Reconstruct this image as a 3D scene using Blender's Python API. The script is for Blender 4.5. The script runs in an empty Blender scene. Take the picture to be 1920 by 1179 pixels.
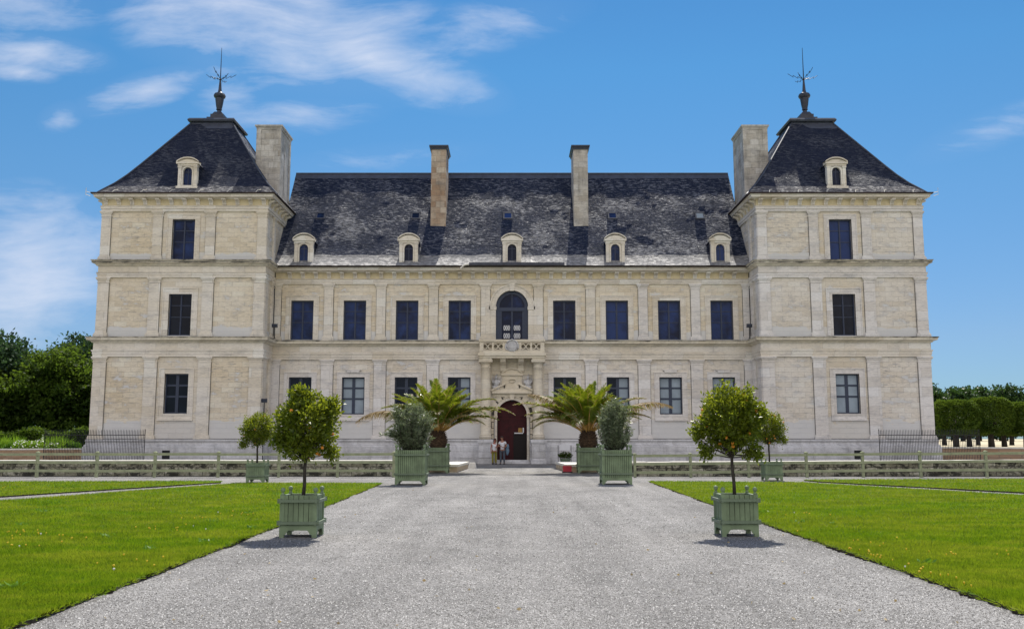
import bpy, bmesh, math, random
import numpy as np
from mathutils import Vector, Matrix, noise as mnoise
R = math.radians
S = bpy.context.scene
COL = S.collection
random.seed(7)

# ------------------------------------------------------------------ camera
cam = bpy.data.cameras.new("camera")
camo = bpy.data.objects.new("camera", cam)
COL.objects.link(camo)
cam.sensor_width = 36.0
cam.lens = 36.0 * 1750.0 / 1920.0
cam.clip_start = 0.1
cam.clip_end = 5000.0
PITCH = math.atan(232.5 / 1750.0)
camo.location = (0.0, 0.0, 1.65)
camo.rotation_euler = (math.pi / 2 + PITCH, 0, 0)
S.camera = camo

# ------------------------------------------------------------------ light
SUN_EL, SUN_AZ = R(57.6), R(8.0)       # azimuth measured from +Y towards +X
sl = bpy.data.lights.new("sun", 'SUN')
sl.energy = 3.0
sl.angle = R(0.53)
sl.color = (1.0, 0.95, 0.86)
so = bpy.data.objects.new("sun", sl)
COL.objects.link(so)
sd = Vector((math.sin(SUN_AZ) * math.cos(SUN_EL), math.cos(SUN_AZ) * math.cos(SUN_EL), math.sin(SUN_EL)))
so.rotation_euler = sd.to_track_quat('Z', 'Y').to_euler()
so.location = sd * 100

S.view_settings.view_transform = 'Standard'
S.view_settings.look = 'None'
S.view_settings.exposure = 1.12
S.view_settings.gamma = 1.0
S.render.engine = 'CYCLES'


class NT:
    """tiny node-tree builder"""
    def __init__(s, tree):
        s.t = tree
        s.n = tree.nodes
        s.l = tree.links
    def node(s, kind, **kw):
        n = s.n.new(kind)
        for k, v in kw.items():
            setattr(n, k, v)
        return n
    def link(s, a, b):
        s.l.new(a, b)
    def put(s, sock, v):
        if isinstance(v, bpy.types.NodeSocket):
            s.l.new(v, sock)
        elif v is not None:
            if isinstance(v, (tuple, list)) and len(v) == 3 and sock.type == 'RGBA':
                v = (*v, 1)
            sock.default_value = v
    def math(s, op, a, b=None, c=None, clamp=False):
        n = s.node('ShaderNodeMath', operation=op, use_clamp=clamp)
        s.put(n.inputs[0], a)
        if b is not None: s.put(n.inputs[1], b)
        if c is not None: s.put(n.inputs[2], c)
        return n.outputs[0]
    def mix(s, f, a, b, mode='MIX'):
        n = s.node('ShaderNodeMix', data_type='RGBA', blend_type=mode)
        s.put(n.inputs[0], f); s.put(n.inputs[6], a); s.put(n.inputs[7], b)
        return n.outputs[2]
    def ramp(s, f, stops):
        n = s.node('ShaderNodeValToRGB')
        e = n.color_ramp.elements
        while len(e) > 1: e.remove(e[-1])
        for i, (p, c) in enumerate(stops):
            if i == 0:
                e[0].position = p; q = e[0]
            else:
                q = e.new(p)
            q.color = (c, c, c, 1) if not isinstance(c, tuple) else (*c, 1)
        s.put(n.inputs[0], f)
        return n.outputs[0]
    def noise(s, vec, scale, detail=4, rough=0.55, dist=0.0):
        n = s.node('ShaderNodeTexNoise')
        s.put(n.inputs['Vector'], vec)
        n.inputs['Scale'].default_value = scale
        n.inputs['Detail'].default_value = detail
        n.inputs['Roughness'].default_value = rough
        n.inputs['Distortion'].default_value = dist
        return n.outputs['Fac']
    def mapping(s, vec, loc=(0, 0, 0), rot=(0, 0, 0), scale=(1, 1, 1)):
        n = s.node('ShaderNodeMapping')
        s.put(n.inputs[0], vec)
        n.inputs[1].default_value = loc; n.inputs[2].default_value = rot; n.inputs[3].default_value = scale
        return n.outputs[0]
    def sep(s, v):
        n = s.node('ShaderNodeSeparateXYZ'); s.put(n.inputs[0], v)
        return n.outputs
    def comb(s, x, y, z):
        n = s.node('ShaderNodeCombineXYZ')
        s.put(n.inputs[0], x); s.put(n.inputs[1], y); s.put(n.inputs[2], z)
        return n.outputs[0]

# ------------------------------------------------------------------ world: daylight sky with thin cirrus
W = bpy.data.worlds.new("World")
S.world = W
W.use_nodes = True
t = NT(W.node_tree)
for n in list(t.n): t.n.remove(n)
out = t.node('ShaderNodeOutputWorld')
bg = t.node('ShaderNodeBackground')
bg.inputs[1].default_value = 0.12
t.link(bg.outputs[0], out.inputs[0])
sky = t.node('ShaderNodeTexSky', sky_type='NISHITA')
sky.sun_disc = False
sky.sun_elevation = SUN_EL
sky.sun_rotation = SUN_AZ
sky.altitude = 200
sky.air_density = 1.0
sky.dust_density = 0.25
sky.ozone_density = 3.0
tc = t.node('ShaderNodeTexCoord')
dx, dy, dz = t.sep(tc.outputs['Generated'])
ady = t.math('MAXIMUM', t.math('ABSOLUTE', dy), 0.12)
u = t.math('DIVIDE', dx, ady)
v = t.math('DIVIDE', dz, ady)
uv = t.comb(u, v, 0)
def cpt(px, py):
    a = (px - 959.5) / 1750; b = (589.5 - py) / 1750
    c, s_ = math.cos(PITCH), math.sin(PITCH)
    yd = c - b * s_
    return a / yd, (s_ + b * c) / yd
# wind-blown veils: centre direction, half length, half height, tilt, strength
VEILS = [((520, 40), .24, .10, -.22, 1.0), ((700, 112), .17, .045, -.32, 1.1), ((870, 60), .16, .04, .25, .55), ((60, 95), .10, .028, -.15, .95),
         ((285, 165), .10, .025, .3, 1.0), ((60, 500), .12, .10, -.3, 1.1), ((560, 212), .12, .03, .1, .5), ((40, 15), .12, .05, 0, .65),
         ((115, 220), .03, .02, .3, .6), ((40, 135), .05, .016, -.1, .7), ((1880, 235), .12, .025, .35, .4), ((700, 300), .14, .02, .1, .3),
         ((400, 120), .10, .05, -.9, .6)]
mask = None
for (pp, rx, ry, ang, st) in VEILS:
    cu, cv = cpt(*pp)
    m = t.mapping(uv, loc=(-cu, -cv, 0))
    m = t.mapping(m, rot=(0, 0, -ang))
    m = t.mapping(m, scale=(1 / rx, 1 / ry, 1))
    ln = t.node('ShaderNodeVectorMath', operation='LENGTH'); t.link(m, ln.inputs[0])
    g = t.math('MULTIPLY', t.math('POWER', t.math('SUBTRACT', 1.0, ln.outputs[1], clamp=True), 0.8), st)
    mask = g if mask is None else t.math('MAXIMUM', mask, g)
warp = t.node('ShaderNodeTexNoise'); t.link(uv, warp.inputs[0]); warp.inputs['Scale'].default_value = 5
wv = t.node('ShaderNodeVectorMath', operation='MULTIPLY_ADD')
t.link(warp.outputs['Color'], wv.inputs[0]); wv.inputs[1].default_value = (.08, .05, 0); t.link(uv, wv.inputs[2])
st1 = t.noise(t.mapping(wv.outputs[0], rot=(0, 0, .25), scale=(4.2, 15, 1)), 1.6, 10, .60, .35)
st2 = t.noise(t.mapping(wv.outputs[0], rot=(0, 0, -.15), scale=(2.5, 5, 1)), 2.0, 5, .55, .2)
st3 = t.noise(t.mapping(wv.outputs[0], rot=(0, 0, .35), scale=(9, 30, 1)), 1.5, 6, .65, .3)
k1 = t.math('MULTIPLY', t.math('SUBTRACT', st1, .5), 2.6)
k2 = t.math('MULTIPLY', t.math('SUBTRACT', st2, .5), 1.7)
k3 = t.math('MULTIPLY', t.math('SUBTRACT', st3, .5), .8)
body = t.math('ADD', t.math('MULTIPLY', mask, 1.25), t.math('ADD', t.math('ADD', k1, k2), k3))
cl = t.math('MULTIPLY', t.math('SUBTRACT', body, .22), .50, clamp=True)
cl = t.math('MULTIPLY', cl, t.math('MULTIPLY', mask, 3.0, clamp=True))
cl = t.math('MINIMUM', t.math('ADD', cl, t.math('MULTIPLY', mask, .10)), .92)
# deep clear-air blue, by elevation
tint = t.ramp(dz, [(0, (.157, .24, .352)), (.10, (.213, .273, .352)), (.26, (.199, .333, .398)), (.375, (.170, .355, .432)), (.5, (.135, .315, .42)), (1, (.50, .58, .62))])
deep = t.mix(1.0, sky.outputs[0], tint, 'MULTIPLY')
cc = t.mix(cl, deep, (2.9, 3.1, 3.6))
# bright unseen cloud added behind the viewer as fill for the shaded front
gen = tc.outputs['Generated']
bn = t.noise(gen, 2.2, 6, .6, .3)
bk = t.math('MULTIPLY', t.ramp(dy, [(-.0, 0.0), (1.0, 0.0)]), 1.0)
behind = t.math('SUBTRACT', t.math('MULTIPLY', dy, -1.9), .15, clamp=True)
up = t.math('MULTIPLY', dz, 9.0, clamp=True)
bc = t.math('MULTIPLY', t.math('MULTIPLY', behind, up), t.ramp(bn, [(.30, .55), (.55, 1.0)]), clamp=True)
cc = t.mix(bc, cc, (4.75, 4.45, 4.4))
t.link(cc, bg.inputs[0])

# ------------------------------------------------------------------ materials
def newmat(name):
    m = bpy.data.materials.new(name)
    m.use_nodes = True
    t = NT(m.node_tree)
    for n in list(t.n): t.n.remove(n)
    o = t.node('ShaderNodeOutputMaterial')
    p = t.node('ShaderNodeBsdfPrincipled')
    t.link(p.outputs[0], o.inputs[0])
    t.o = o
    return m, t, p
def objco(t):
    return t.node('ShaderNodeTexCoord').outputs['Object']
def setbump(t, p, h, strength, dist):
    b = t.node('ShaderNodeBump')
    b.inputs['Strength'].default_value = strength
    b.inputs['Distance'].default_value = dist
    t.link(h, b.inputs['Height'])
    t.link(b.outputs[0], p.inputs['Normal'])

def simple(name, col, rough=.6, metal=0.0, var=.12, scale=6, bump=.0):
    m, t, p = newmat(name)
    oc = objco(t)
    n = t.noise(oc, scale, 5, .6)
    k = t.ramp(n, [(.25, 1 - var * 2), (.75, 1 + var)])
    c = t.mix(1.0, col, k, 'MULTIPLY')
    t.link(c, p.inputs['Base Color'])
    p.inputs['Roughness'].default_value = rough
    p.inputs['Metallic'].default_value = metal
    if bump:
        setbump(t, p, n, bump, .02)
    return m

def stone(name, base, warm, grey, row=.34, width=.95, joint=.010, blocks=.5, stain=.5, soot=0.0, patch=.5, bleach=0.0, moss=0.0):
    """ashlar: blocks that differ in tone, weather patches, thin joints"""
    m, t, p = newmat(name)
    oc = objco(t)
    x, y, z = t.sep(oc)
    xy = t.math('ADD', x, t.math('MULTIPLY', y, 1.0))
    vec = t.comb(xy, z, 0)
    br = t.node('ShaderNodeTexBrick')
    t.link(vec, br.inputs['Vector'])
    br.offset = .5; br.squash = 1.0
    for k, v_ in (('Scale', 1.0), ('Mortar Size', joint), ('Mortar Smooth', .4), ('Bias', 0.0), ('Brick Width', width), ('Row Height', row)):
        br.inputs[k].default_value = v_
    br.inputs['Color1'].default_value = (0, 0, 0, 1); br.inputs['Color2'].default_value = (1, 1, 1, 1); br.inputs['Mortar'].default_value = (.5, .5, .5, 1)
    tone = t.sep(br.outputs['Color'])[0]
    big = t.noise(t.mapping(vec, scale=(.22, .3, 1)), 1.0, 4, .55)
    mid = t.noise(t.mapping(vec, loc=(7, 3, 1), scale=(.8, 1.9, 1)), 1.0, 6, .65)
    fine = t.noise(t.mapping(vec, scale=(3, 9, 1)), 1.6, 6, .7)
    wf = t.math('MULTIPLY', t.math('ADD', t.math('MULTIPLY', tone, blocks), t.math('MULTIPLY', t.ramp(big, [(.35, 0.0), (.65, 1.0)]), patch)), 1.0, clamp=True)
    c = t.mix(wf, base, warm)
    gm = t.math('MULTIPLY', t.ramp(mid, [(.50, 0.0), (.72, 1.0)]), stain)
    c = t.mix(gm, c, grey)
    sv = t.noise(t.mapping(vec, loc=(3, 9, 0), scale=(1.3, 9, 1)), 1.5, 8, .72, .3)
    sg = t.math('MULTIPLY', t.math('MULTIPLY', t.ramp(sv, [(.52, 0.0), (.66, 1.0)]), t.ramp(big, [(.40, 0.15), (.60, 1.0)])), stain)
    c = t.mix(sg, c, tuple(q * .62 for q in grey))
    odd = t.math('MULTIPLY', t.ramp(tone, [(.80, 0.0), (.86, 1.0)]), blocks * .8)
    c = t.mix(odd, c, tuple(q * .78 for q in warm))
    pal = t.math('MULTIPLY', t.ramp(tone, [(.10, 1.0), (.16, 0.0)]), blocks * .8)
    c = t.mix(pal, c, tuple(min(.85, q * 1.14) for q in base))
    c = t.mix(1.0, c, t.ramp(fine, [(.25, .80), (.75, 1.14)]), 'MULTIPLY')
    # dirty joints, stronger in places
    jm = t.math('MULTIPLY', br.outputs['Fac'], t.ramp(mid, [(.3, .12), (.65, .6)]))
    c = t.mix(jm, c, (.16, .145, .12))
    if bleach:      # splash zones above each ledge, washed pale
        bl = None
        for zb, hb in ((1.6, 1.5), (8.24, .75), (13.3, .55)):
            q = t.math('MULTIPLY', t.math('GREATER_THAN', z, zb), t.math('SUBTRACT', 1.0, t.math('DIVIDE', t.math('SUBTRACT', z, zb), hb), clamp=True))
            bl = q if bl is None else t.math('MAXIMUM', bl, q)
        bl = t.math('MULTIPLY', t.ramp(t.math('ADD', bl, t.math('MULTIPLY', mid, 1.6)), [(.95, 0.0), (1.5, 1.0)]), bleach)
        c = t.mix(bl, c, (.66, .66, .66))
    if moss:        # black moss along the upper edge of the ledges
        mo = None
        for zt_ in (8.24, 13.32, 13.17, 17.66):
            q = t.math('MULTIPLY', t.math('LESS_THAN', z, zt_ + .01), t.math('SUBTRACT', 1.0, t.math('DIVIDE', t.math('SUBTRACT', zt_, z), .20), clamp=True))
            mo = q if mo is None else t.math('MAXIMUM', mo, q)
        mn = t.noise(t.mapping(vec, loc=(4, 4, 0), scale=(.9, 2, 1)), 1.3, 7, .7)
        mo = t.math('MULTIPLY', t.ramp(t.math('ADD', t.math('MULTIPLY', mo, .55), mn), [(.78, 0.0), (.95, 1.0)]), moss)
        c = t.mix(mo, c, (.05, .048, .042))
    if soot:
        sn = t.noise(t.mapping(vec, loc=(1, 2, 0), scale=(1.1, .35, 1)), 1.4, 7, .7)
        sm = t.math('MULTIPLY', t.ramp(sn, [(.47, 0.0), (.62, 1.0)]), soot)
        c = t.mix(sm, c, (.075, .07, .06))
    t.link(c, p.inputs['Base Color'])
    p.inputs['Roughness'].default_value = .85
    h = t.math('SUBTRACT', t.math('MULTIPLY', fine, .5), t.math('MULTIPLY', br.outputs['Fac'], .8))
    setbump(t, p, h, .55, .02)
    return m

M = {}
M['ashlar_warm'] = stone('weathered warm ashlar', (.79, .73, .62), (.71, .60, .43), (.40, .37, .34), row=.33, width=.85, joint=.010, blocks=.30, stain=.85, patch=.75, bleach=.85)
M['ashlar_mid'] = stone('pale buff ashlar of the window bays', (.74, .69, .60), (.68, .58, .43), (.42, .40, .38), row=.33, width=.95, joint=.009, blocks=.30, stain=.45, patch=.55, bleach=.6)
M['ashlar_pale'] = stone('weathered pale ashlar', (.77, .73, .67), (.71, .62, .49), (.38, .37, .38), row=.33, width=.85, joint=.010, blocks=.28, stain=.9, patch=.6, bleach=.85)
M['dressed'] = stone('dressed limestone', (.80, .76, .70), (.73, .65, .52), (.42, .40, .38), row=.62, width=1.4, joint=.009, blocks=.40, stain=.60, patch=.65)
M['dressed_grey'] = stone('dressed limestone cool', (.79, .765, .745), (.71, .655, .59), (.40, .40, .42), row=.62, width=1.4, joint=.009, blocks=.38, stain=.65, patch=.55)
M['plinth'] = stone('plinth limestone', (.68, .68, .70), (.58, .57, .56), (.33, .34, .37), row=.40, width=1.5, joint=.012, blocks=.4, stain=.6, patch=.3, soot=.25)
M['cornice'] = stone('stained cornice stone', (.74, .69, .58), (.66, .58, .43), (.38, .36, .32), row=5, width=1.3, joint=.008, blocks=.4, stain=.6, patch=.4, soot=.2, moss=.95)
M['chimney'] = stone('chimney stone', (.60, .58, .55), (.50, .45, .38), (.26, .25, .25), row=.42, width=.62, joint=.012, blocks=.5, stain=.8, patch=.5, soot=.35)
M['chimney_warm'] = stone('rust stained chimney stone', (.56, .49, .40), (.38, .25, .16), (.20, .17, .15), row=.42, width=.62, joint=.014, blocks=.6, stain=.8, patch=.6, soot=.4)
M['portal'] = stone('carved portal stone', (.76, .70, .58), (.68, .58, .42), (.42, .39, .35), row=.62, width=2.0, joint=.008, blocks=.3, stain=.55, patch=.5)
M['rubble'] = stone('old moat wall stone', (.56, .54, .47), (.24, .20, .13), (.07, .062, .05), row=.20, width=.5, joint=.02, blocks=.9, stain=1.0, patch=.6, soot=1.0)
def mossy():
    m, t, p = newmat('black stained moat wall')
    oc = objco(t); x, y, z = t.sep(oc); vec = t.comb(x, z, 0)
    br = t.node('ShaderNodeTexBrick'); t.link(vec, br.inputs['Vector'])
    for k, v_ in (('Scale', 1.0), ('Mortar Size', .018), ('Brick Width', .55), ('Row Height', .21)): br.inputs[k].default_value = v_
    br.inputs['Color1'].default_value = (0, 0, 0, 1); br.inputs['Color2'].default_value = (1, 1, 1, 1); br.inputs['Mortar'].default_value = (.3, .3, .3, 1)
    tone = t.sep(br.outputs['Color'])[0]
    a = t.noise(t.mapping(vec, scale=(1.1, 1.6, 1)), 1.5, 8, .75, .4)
    b = t.noise(t.mapping(vec, loc=(5, 5, 0), scale=(3, 4, 1)), 2.2, 6, .75)
    c = t.mix(tone, (.30, .28, .22), (.60, .57, .49))
    c = t.mix(t.ramp(b, [(.40, 0.0), (.62, .9)]), c, (.17, .165, .10))
    c = t.mix(t.ramp(a, [(.47, 0.0), (.56, .95)]), c, (.028, .026, .022))
    c = t.mix(t.math('MULTIPLY', br.outputs['Fac'], .7), c, (.04, .036, .03))
    t.link(c, p.inputs['Base Color']); p.inputs['Roughness'].default_value = .9
    setbump(t, p, t.math('SUBTRACT', b, br.outputs['Fac']), .8, .03)
    return m
M['rubble'] = mossy()
M['brickwall'] = stone('reddish terrace wall', (.50, .36, .24), (.42, .26, .16), (.30, .25, .20), row=.2, width=.5, joint=.02, blocks=.7, stain=.6, patch=.5)
M['coping'] = simple('pale coping stone', (.72, .69, .62), .8, var=.12, scale=3)
M['bench_stone'] = simple('sandy parapet stone', (.60, .48, .33), .85, var=.2, scale=3)

def slate(name, c1, c2, lichen, lic_amt, rough):
    m, t, p = newmat(name)
    oc = objco(t)
    x, y, z = t.sep(oc)
    # run along the slope: use height for courses, x (+y for hips) along them
    vec = t.comb(t.math('ADD', x, t.math('MULTIPLY', y, .73)), z, 0)
    wob = t.noise(t.mapping(vec, scale=(.7, .7, 1)), 1.0, 3, .5)
    vec2 = t.comb(t.math('ADD', x, t.math('MULTIPLY', y, .73)), t.math('ADD', z, t.math('MULTIPLY', wob, .22)), 0)
    br = t.node('ShaderNodeTexBrick')
    t.link(vec2, br.inputs['Vector'])
    for k, v_ in (('Scale', 1.0), ('Mortar Size', .012), ('Mortar Smooth', .6), ('Bias', 0.0), ('Brick Width', .30), ('Row Height', .115)):
        br.inputs[k].default_value = v_
    br.inputs['Color1'].default_value = (0, 0, 0, 1); br.inputs['Color2'].default_value = (1, 1, 1, 1); br.inputs['Mortar'].default_value = (.5, .5, .5, 1)
    tone = t.sep(br.outputs['Color'])[0]
    big = t.noise(t.mapping(vec, scale=(.35, .5, 1)), 1.0, 5, .6)
    st = t.noise(t.mapping(vec, scale=(2.6, 9.5, 1)), 1.0, 9, .78, .4)
    spk = t.noise(t.mapping(vec, scale=(5, 13, 1)), 1.0, 6, .75)
    c = t.mix(tone, c1, c2)
    c = t.mix(t.ramp(big, [(.3, 0.0), (.7, .55)]), c, (.02, .021, .03))
    lf = t.math('MULTIPLY', t.ramp(t.math('ADD', st, t.math('MULTIPLY', t.math('SUBTRACT', big, .5), .25)), [(.50, 0.0), (.60, 1.0)]), lic_amt)
    c = t.mix(lf, c, lichen)
    t.link(c, p.inputs['Base Color'])
    rr = t.ramp(spk, [(.36, rough - .06), (.48, .70), (.7, .80)])
    t.link(rr, p.inputs['Roughness'])
    sm = t.ramp(t.math('ADD', st, t.math('MULTIPLY', t.math('SUBTRACT', big, .5), .75)), [(.51, 0.0), (.66, 1.0)])
    t.link(t.math('ADD', t.math('MULTIPLY', sm, .50), .03), p.inputs['Specular IOR Level'])
    h = t.math('ADD', t.math('MULTIPLY', tone, .5), t.math('SUBTRACT', t.math('MULTIPLY', spk, 1.1), t.math('MULTIPLY', br.outputs['Fac'], .7)))
    setbump(t, p, h, .9, .05)
    return m
M['slate'] = slate('old slate', (.013, .021, .046), (.027, .037, .072), (.19, .205, .26), .75, .42)
M['slate_tower'] = slate('tower slate', (.016, .022, .045), (.032, .039, .066), (.13, .14, .17), .40, .42)
M['slate_sunlit'] = slate('lichened eaves slate painted sunlit', (.20, .20, .21), (.34, .34, .345), (.55, .54, .53), .7, .42)  # paler slate copy: sun on the flared eaves is put into its colour
M['slate_sunlit_t'] = slate('eaves slate of the pavilions painted sunlit', (.06, .06, .075), (.16, .16, .17), (.42, .41, .41), .8, .42)  # same for the pavilions: the lit flare painted as a paler tone
M['frieze_warm'] = simple('golden limestone of the eaves', (.66, .56, .36), .85, 0, .12, 2)
M['joint'] = simple('dark joint and crease shade', (.085, .078, .066), .95, 0, .2, 5)  # serves real joints and the painted crease shade by pilasters and plinth
M['lead'] = simple('weathered lead sheet', (.045, .055, .085), .55, 0.0, .25, 2.5, .2)
M['lead_dark'] = simple('dark lead finial', (.045, .05, .07), .45, .3, .2, 3)
M['iron'] = simple('black iron', (.02, .02, .025), .5, .4, .1, 5)
M['gutter'] = simple('dark rusty gutter', (.055, .035, .028), .6, .2, .4, 2)
M['frame_navy'] = simple('navy painted frame', (.022, .034, .075), .4, 0, .1, 5)
M['frame_ground'] = simple('blue grey painted frame', (.024, .036, .072), .45, 0, .1, 5)
M['door'] = simple('burgundy painted wood', (.045, .0035, .006), .85, 0, .25, 3)
M['door_dark'] = simple('dark wicket opening', (.008, .004, .004), .8, 0, .1, 3)
def glass(name, c, rough=.08, var=.4):
    m, t, p = newmat(name)
    oc = objco(t)
    rnd = t.node('ShaderNodeObjectInfo').outputs['Random']
    n = t.noise(oc, .9, 5, .65)
    n = t.math('ADD', n, t.math('MULTIPLY', t.math('SUBTRACT', rnd, .5), .30))
    col = t.mix(t.ramp(n, [(.38, 0.0), (.62, 1.0)]), tuple(k * (1 - var) for k in c), tuple(k * (1 + var) for k in c))  # uneven pane tone stands in for cloud and tree reflections
    t.link(col, p.inputs['Base Color'])
    p.inputs['Roughness'].default_value = rough
    p.inputs['IOR'].default_value = 1.27
    n2 = t.noise(oc, 1.3, 2, .5)
    setbump(t, p, n2, .12, .05)
    return m
M['glass_navy'] = glass('dark blue window glass', (.010, .024, .085), .08, .65)
M['glass_dark'] = glass('dark window glass', (.006, .009, .018))
M['glass_blind'] = glass('glass before pale blinds', (.30, .36, .42), .12, .10)
M['glass_green'] = glass('green dark glass', (.02, .03, .022))
M['planter'] = simple('sage green painted wood', (.195, .265, .150), .6, 0, .24, 2.6, .15)
M['planter_dark'] = simple('sage green painted iron', (.15, .20, .13), .5, .0, .12, 9)
M['fencewood'] = simple('pale green weathered rail', (.30, .33, .20), .75, 0, .16, 4)
M['soil'] = simple('dark soil', (.035, .026, .018), .95, 0, .3, 12, .4)
M['fruit'] = simple('orange fruit', (.70, .26, .02), .4, 0, .1, 4)
M['bark'] = simple('dark slim bark', (.05, .042, .034), .9, 0, .3, 14, .4)
M['bark_big'] = simple('grey brown bark', (.06, .05, .042), .95, 0, .3, 3, .5)
M['palm_bark'] = simple('fibrous palm bark', (.085, .050, .028), .95, 0, .35, 9, .5)
M['rachis'] = simple('yellow orange frond stem', (.45, .26, .06), .6, 0, .25, 3)
M['red'] = simple('red painted panel', (.42, .02, .04), .6, 0, .1, 5)
M['white'] = simple('white panel', (.72, .72, .74), .6, 0, .05, 5)
M['petal'] = simple('white petals', (.85, .82, .78), .6, 0, .1, 5)
M['petal_yellow'] = simple('yellow petals', (.80, .55, .02), .6, 0, .1, 5)

def lawnvar(t, oc, c):
    # broad streaks of lusher and of drier yellowish turf
    b1 = t.noise(t.mapping(oc, scale=(.30, .55, 1)), 1.0, 5, .6, .4)
    b2 = t.noise(t.mapping(oc, loc=(31, 7, 0), scale=(.9, 1.6, 1)), 1.0, 5, .65)
    c = t.mix(t.ramp(b1, [(.42, .0), (.62, .75)]), c, (.07, .20, .004))
    c = t.mix(t.ramp(b2, [(.50, .0), (.70, .65)]), c, (.36, .34, .04))
    return t.mix(1.0, c, t.ramp(b2, [(.30, .72), (.55, 1.05)]), 'MULTIPLY')

def leafmat(name, c1, c2, trans, rough=.35, scale=2.5, tstr=.45, spec=.5, big=0.0):
    m, t, p = newmat(name)
    oc = objco(t)
    n = t.noise(oc, scale, 3, .6)
    n2 = t.noise(oc, scale * 9, 1, .5)
    f = t.math('ADD', t.math('MULTIPLY', n, .6), t.math('MULTIPLY', n2, .4))
    c = t.mix(t.ramp(f, [(.36, 0.0), (.64, 1.0)]), c1, c2)
    if big:
        c = lawnvar(t, oc, c)
    t.link(c, p.inputs['Base Color'])
    p.inputs['Roughness'].default_value = rough
    p.inputs['Specular IOR Level'].default_value = spec
    tr = t.node('ShaderNodeBsdfTranslucent')
    tcx = t.mix(.5, c, trans)
    t.link(tcx, tr.inputs[0])
    mx = t.node('ShaderNodeMixShader')
    mx.inputs[0].default_value = tstr
    t.link(p.outputs[0], mx.inputs[1]); t.link(tr.outputs[0], mx.inputs[2])
    t.link(mx.outputs[0], t.o.inputs[0])
    return m
M['leaf_orange'] = leafmat('citrus leaf', (.045, .085, .010), (.17, .21, .02), (.46, .50, .02), .36, 4, .45, .3)
M['leaf_oleander'] = leafmat('oleander leaf', (.040, .070, .028), (.27, .31, .20), (.30, .36, .12), .38, 6, .3, .45)  # pale tone puts white glints and whitish undersides into the leaf colour
M['leaf_palm'] = leafmat('palm leaflet', (.075, .135, .010), (.19, .24, .02), (.42, .46, .02), .30, 2, .38)
M['leaf_palm_dry'] = leafmat('dry palm leaflet', (.30, .22, .10), (.46, .38, .24), (.50, .34, .10), .6, 3, .3)
M['leaf_wood'] = leafmat('broad leaf', (.014, .032, .010), (.085, .130, .018), (.18, .28, .02), .6, .35, .48, .12)
M['leaf_wood_blue'] = leafmat('bluish broad leaf', (.022, .045, .025), (.045, .085, .035), (.10, .20, .05), .6, .35, .30, .12)
M['leaf_far'] = leafmat('far broad leaf', (.018, .045, .012), (.040, .080, .018), (.10, .2, .03), .5, .12, .25, .3)
M['leaf_lime'] = leafmat('trimmed lime leaf', (.035, .075, .012), (.11, .17, .02), (.26, .36, .03), .5, .5, .27, .2)
M['leaf_bush'] = leafmat('garden shrub leaf', (.12, .26, .015), (.24, .36, .03), (.42, .60, .04), .5, 1.2, .35, .3)
M['leaf_box'] = leafmat('boxwood leaf', (.05, .15, .012), (.12, .25, .02), (.3, .48, .03), .5, 1.2, .3, .3)
M['grass_blade'] = leafmat('grass blade', (.085, .175, .008), (.27, .31, .026), (.34, .46, .008), .5, .55, .45, .15, 1.0)

def gravelmat():
    m, t, p = newmat('crushed limestone gravel')
    oc = objco(t)
    vo = t.node('ShaderNodeTexVoronoi'); t.link(oc, vo.inputs['Vector']); vo.inputs['Scale'].default_value = 62
    vo2 = t.node('ShaderNodeTexVoronoi'); t.link(oc, vo2.inputs['Vector']); vo2.inputs['Scale'].default_value = 24
    r1 = t.sep(vo.outputs['Color'])[0]
    r2 = t.sep(vo2.outputs['Color'])[1]
    big = t.noise(t.mapping(oc, scale=(.5, .16, 1)), 1.0, 5, .6)
    patchn = t.noise(oc, 1.1, 6, .65)
    tracks = t.noise(t.mapping(oc, scale=(1.6, .07, 1)), 1.0, 5, .6)
    c = t.mix(r1, (.095, .09, .088), (.355, .343, .332))
    c = t.mix(t.math('MULTIPLY', r2, .3), c, (.22, .213, .20))
    k = t.math('ADD', t.math('MULTIPLY', big, .4), t.math('ADD', t.math('MULTIPLY', patchn, .3), t.math('MULTIPLY', tracks, .3)))
    c = t.mix(1.0, c, t.ramp(k, [(.41, .68), (.59, 1.24)]), 'MULTIPLY')
    t.link(c, p.inputs['Base Color'])
    p.inputs['Roughness'].default_value = .9
    h = t.math('ADD', t.math('MULTIPLY', vo.outputs['Distance'], -.8), t.math('MULTIPLY', vo2.outputs['Distance'], -.8))
    h = t.math('ADD', h, t.math('MULTIPLY', patchn, 1.2))
    setbump(t, p, h, .8, .03)
    return m
M['gravel'] = gravelmat()
def stonechip():
    m, t, p = newmat('limestone chips')
    g = t.node('ShaderNodeNewGeometry')
    c = t.ramp(g.outputs['Random Per Island'], [(0, (.03, .028, .026)), (.3, (.11, .107, .10)), (.7, (.25, .245, .24)), (1, (.52, .51, .50))])
    t.link(c, p.inputs['Base Color'])
    p.inputs['Roughness'].default_value = .85
    return m
M['chips'] = stonechip()
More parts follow.
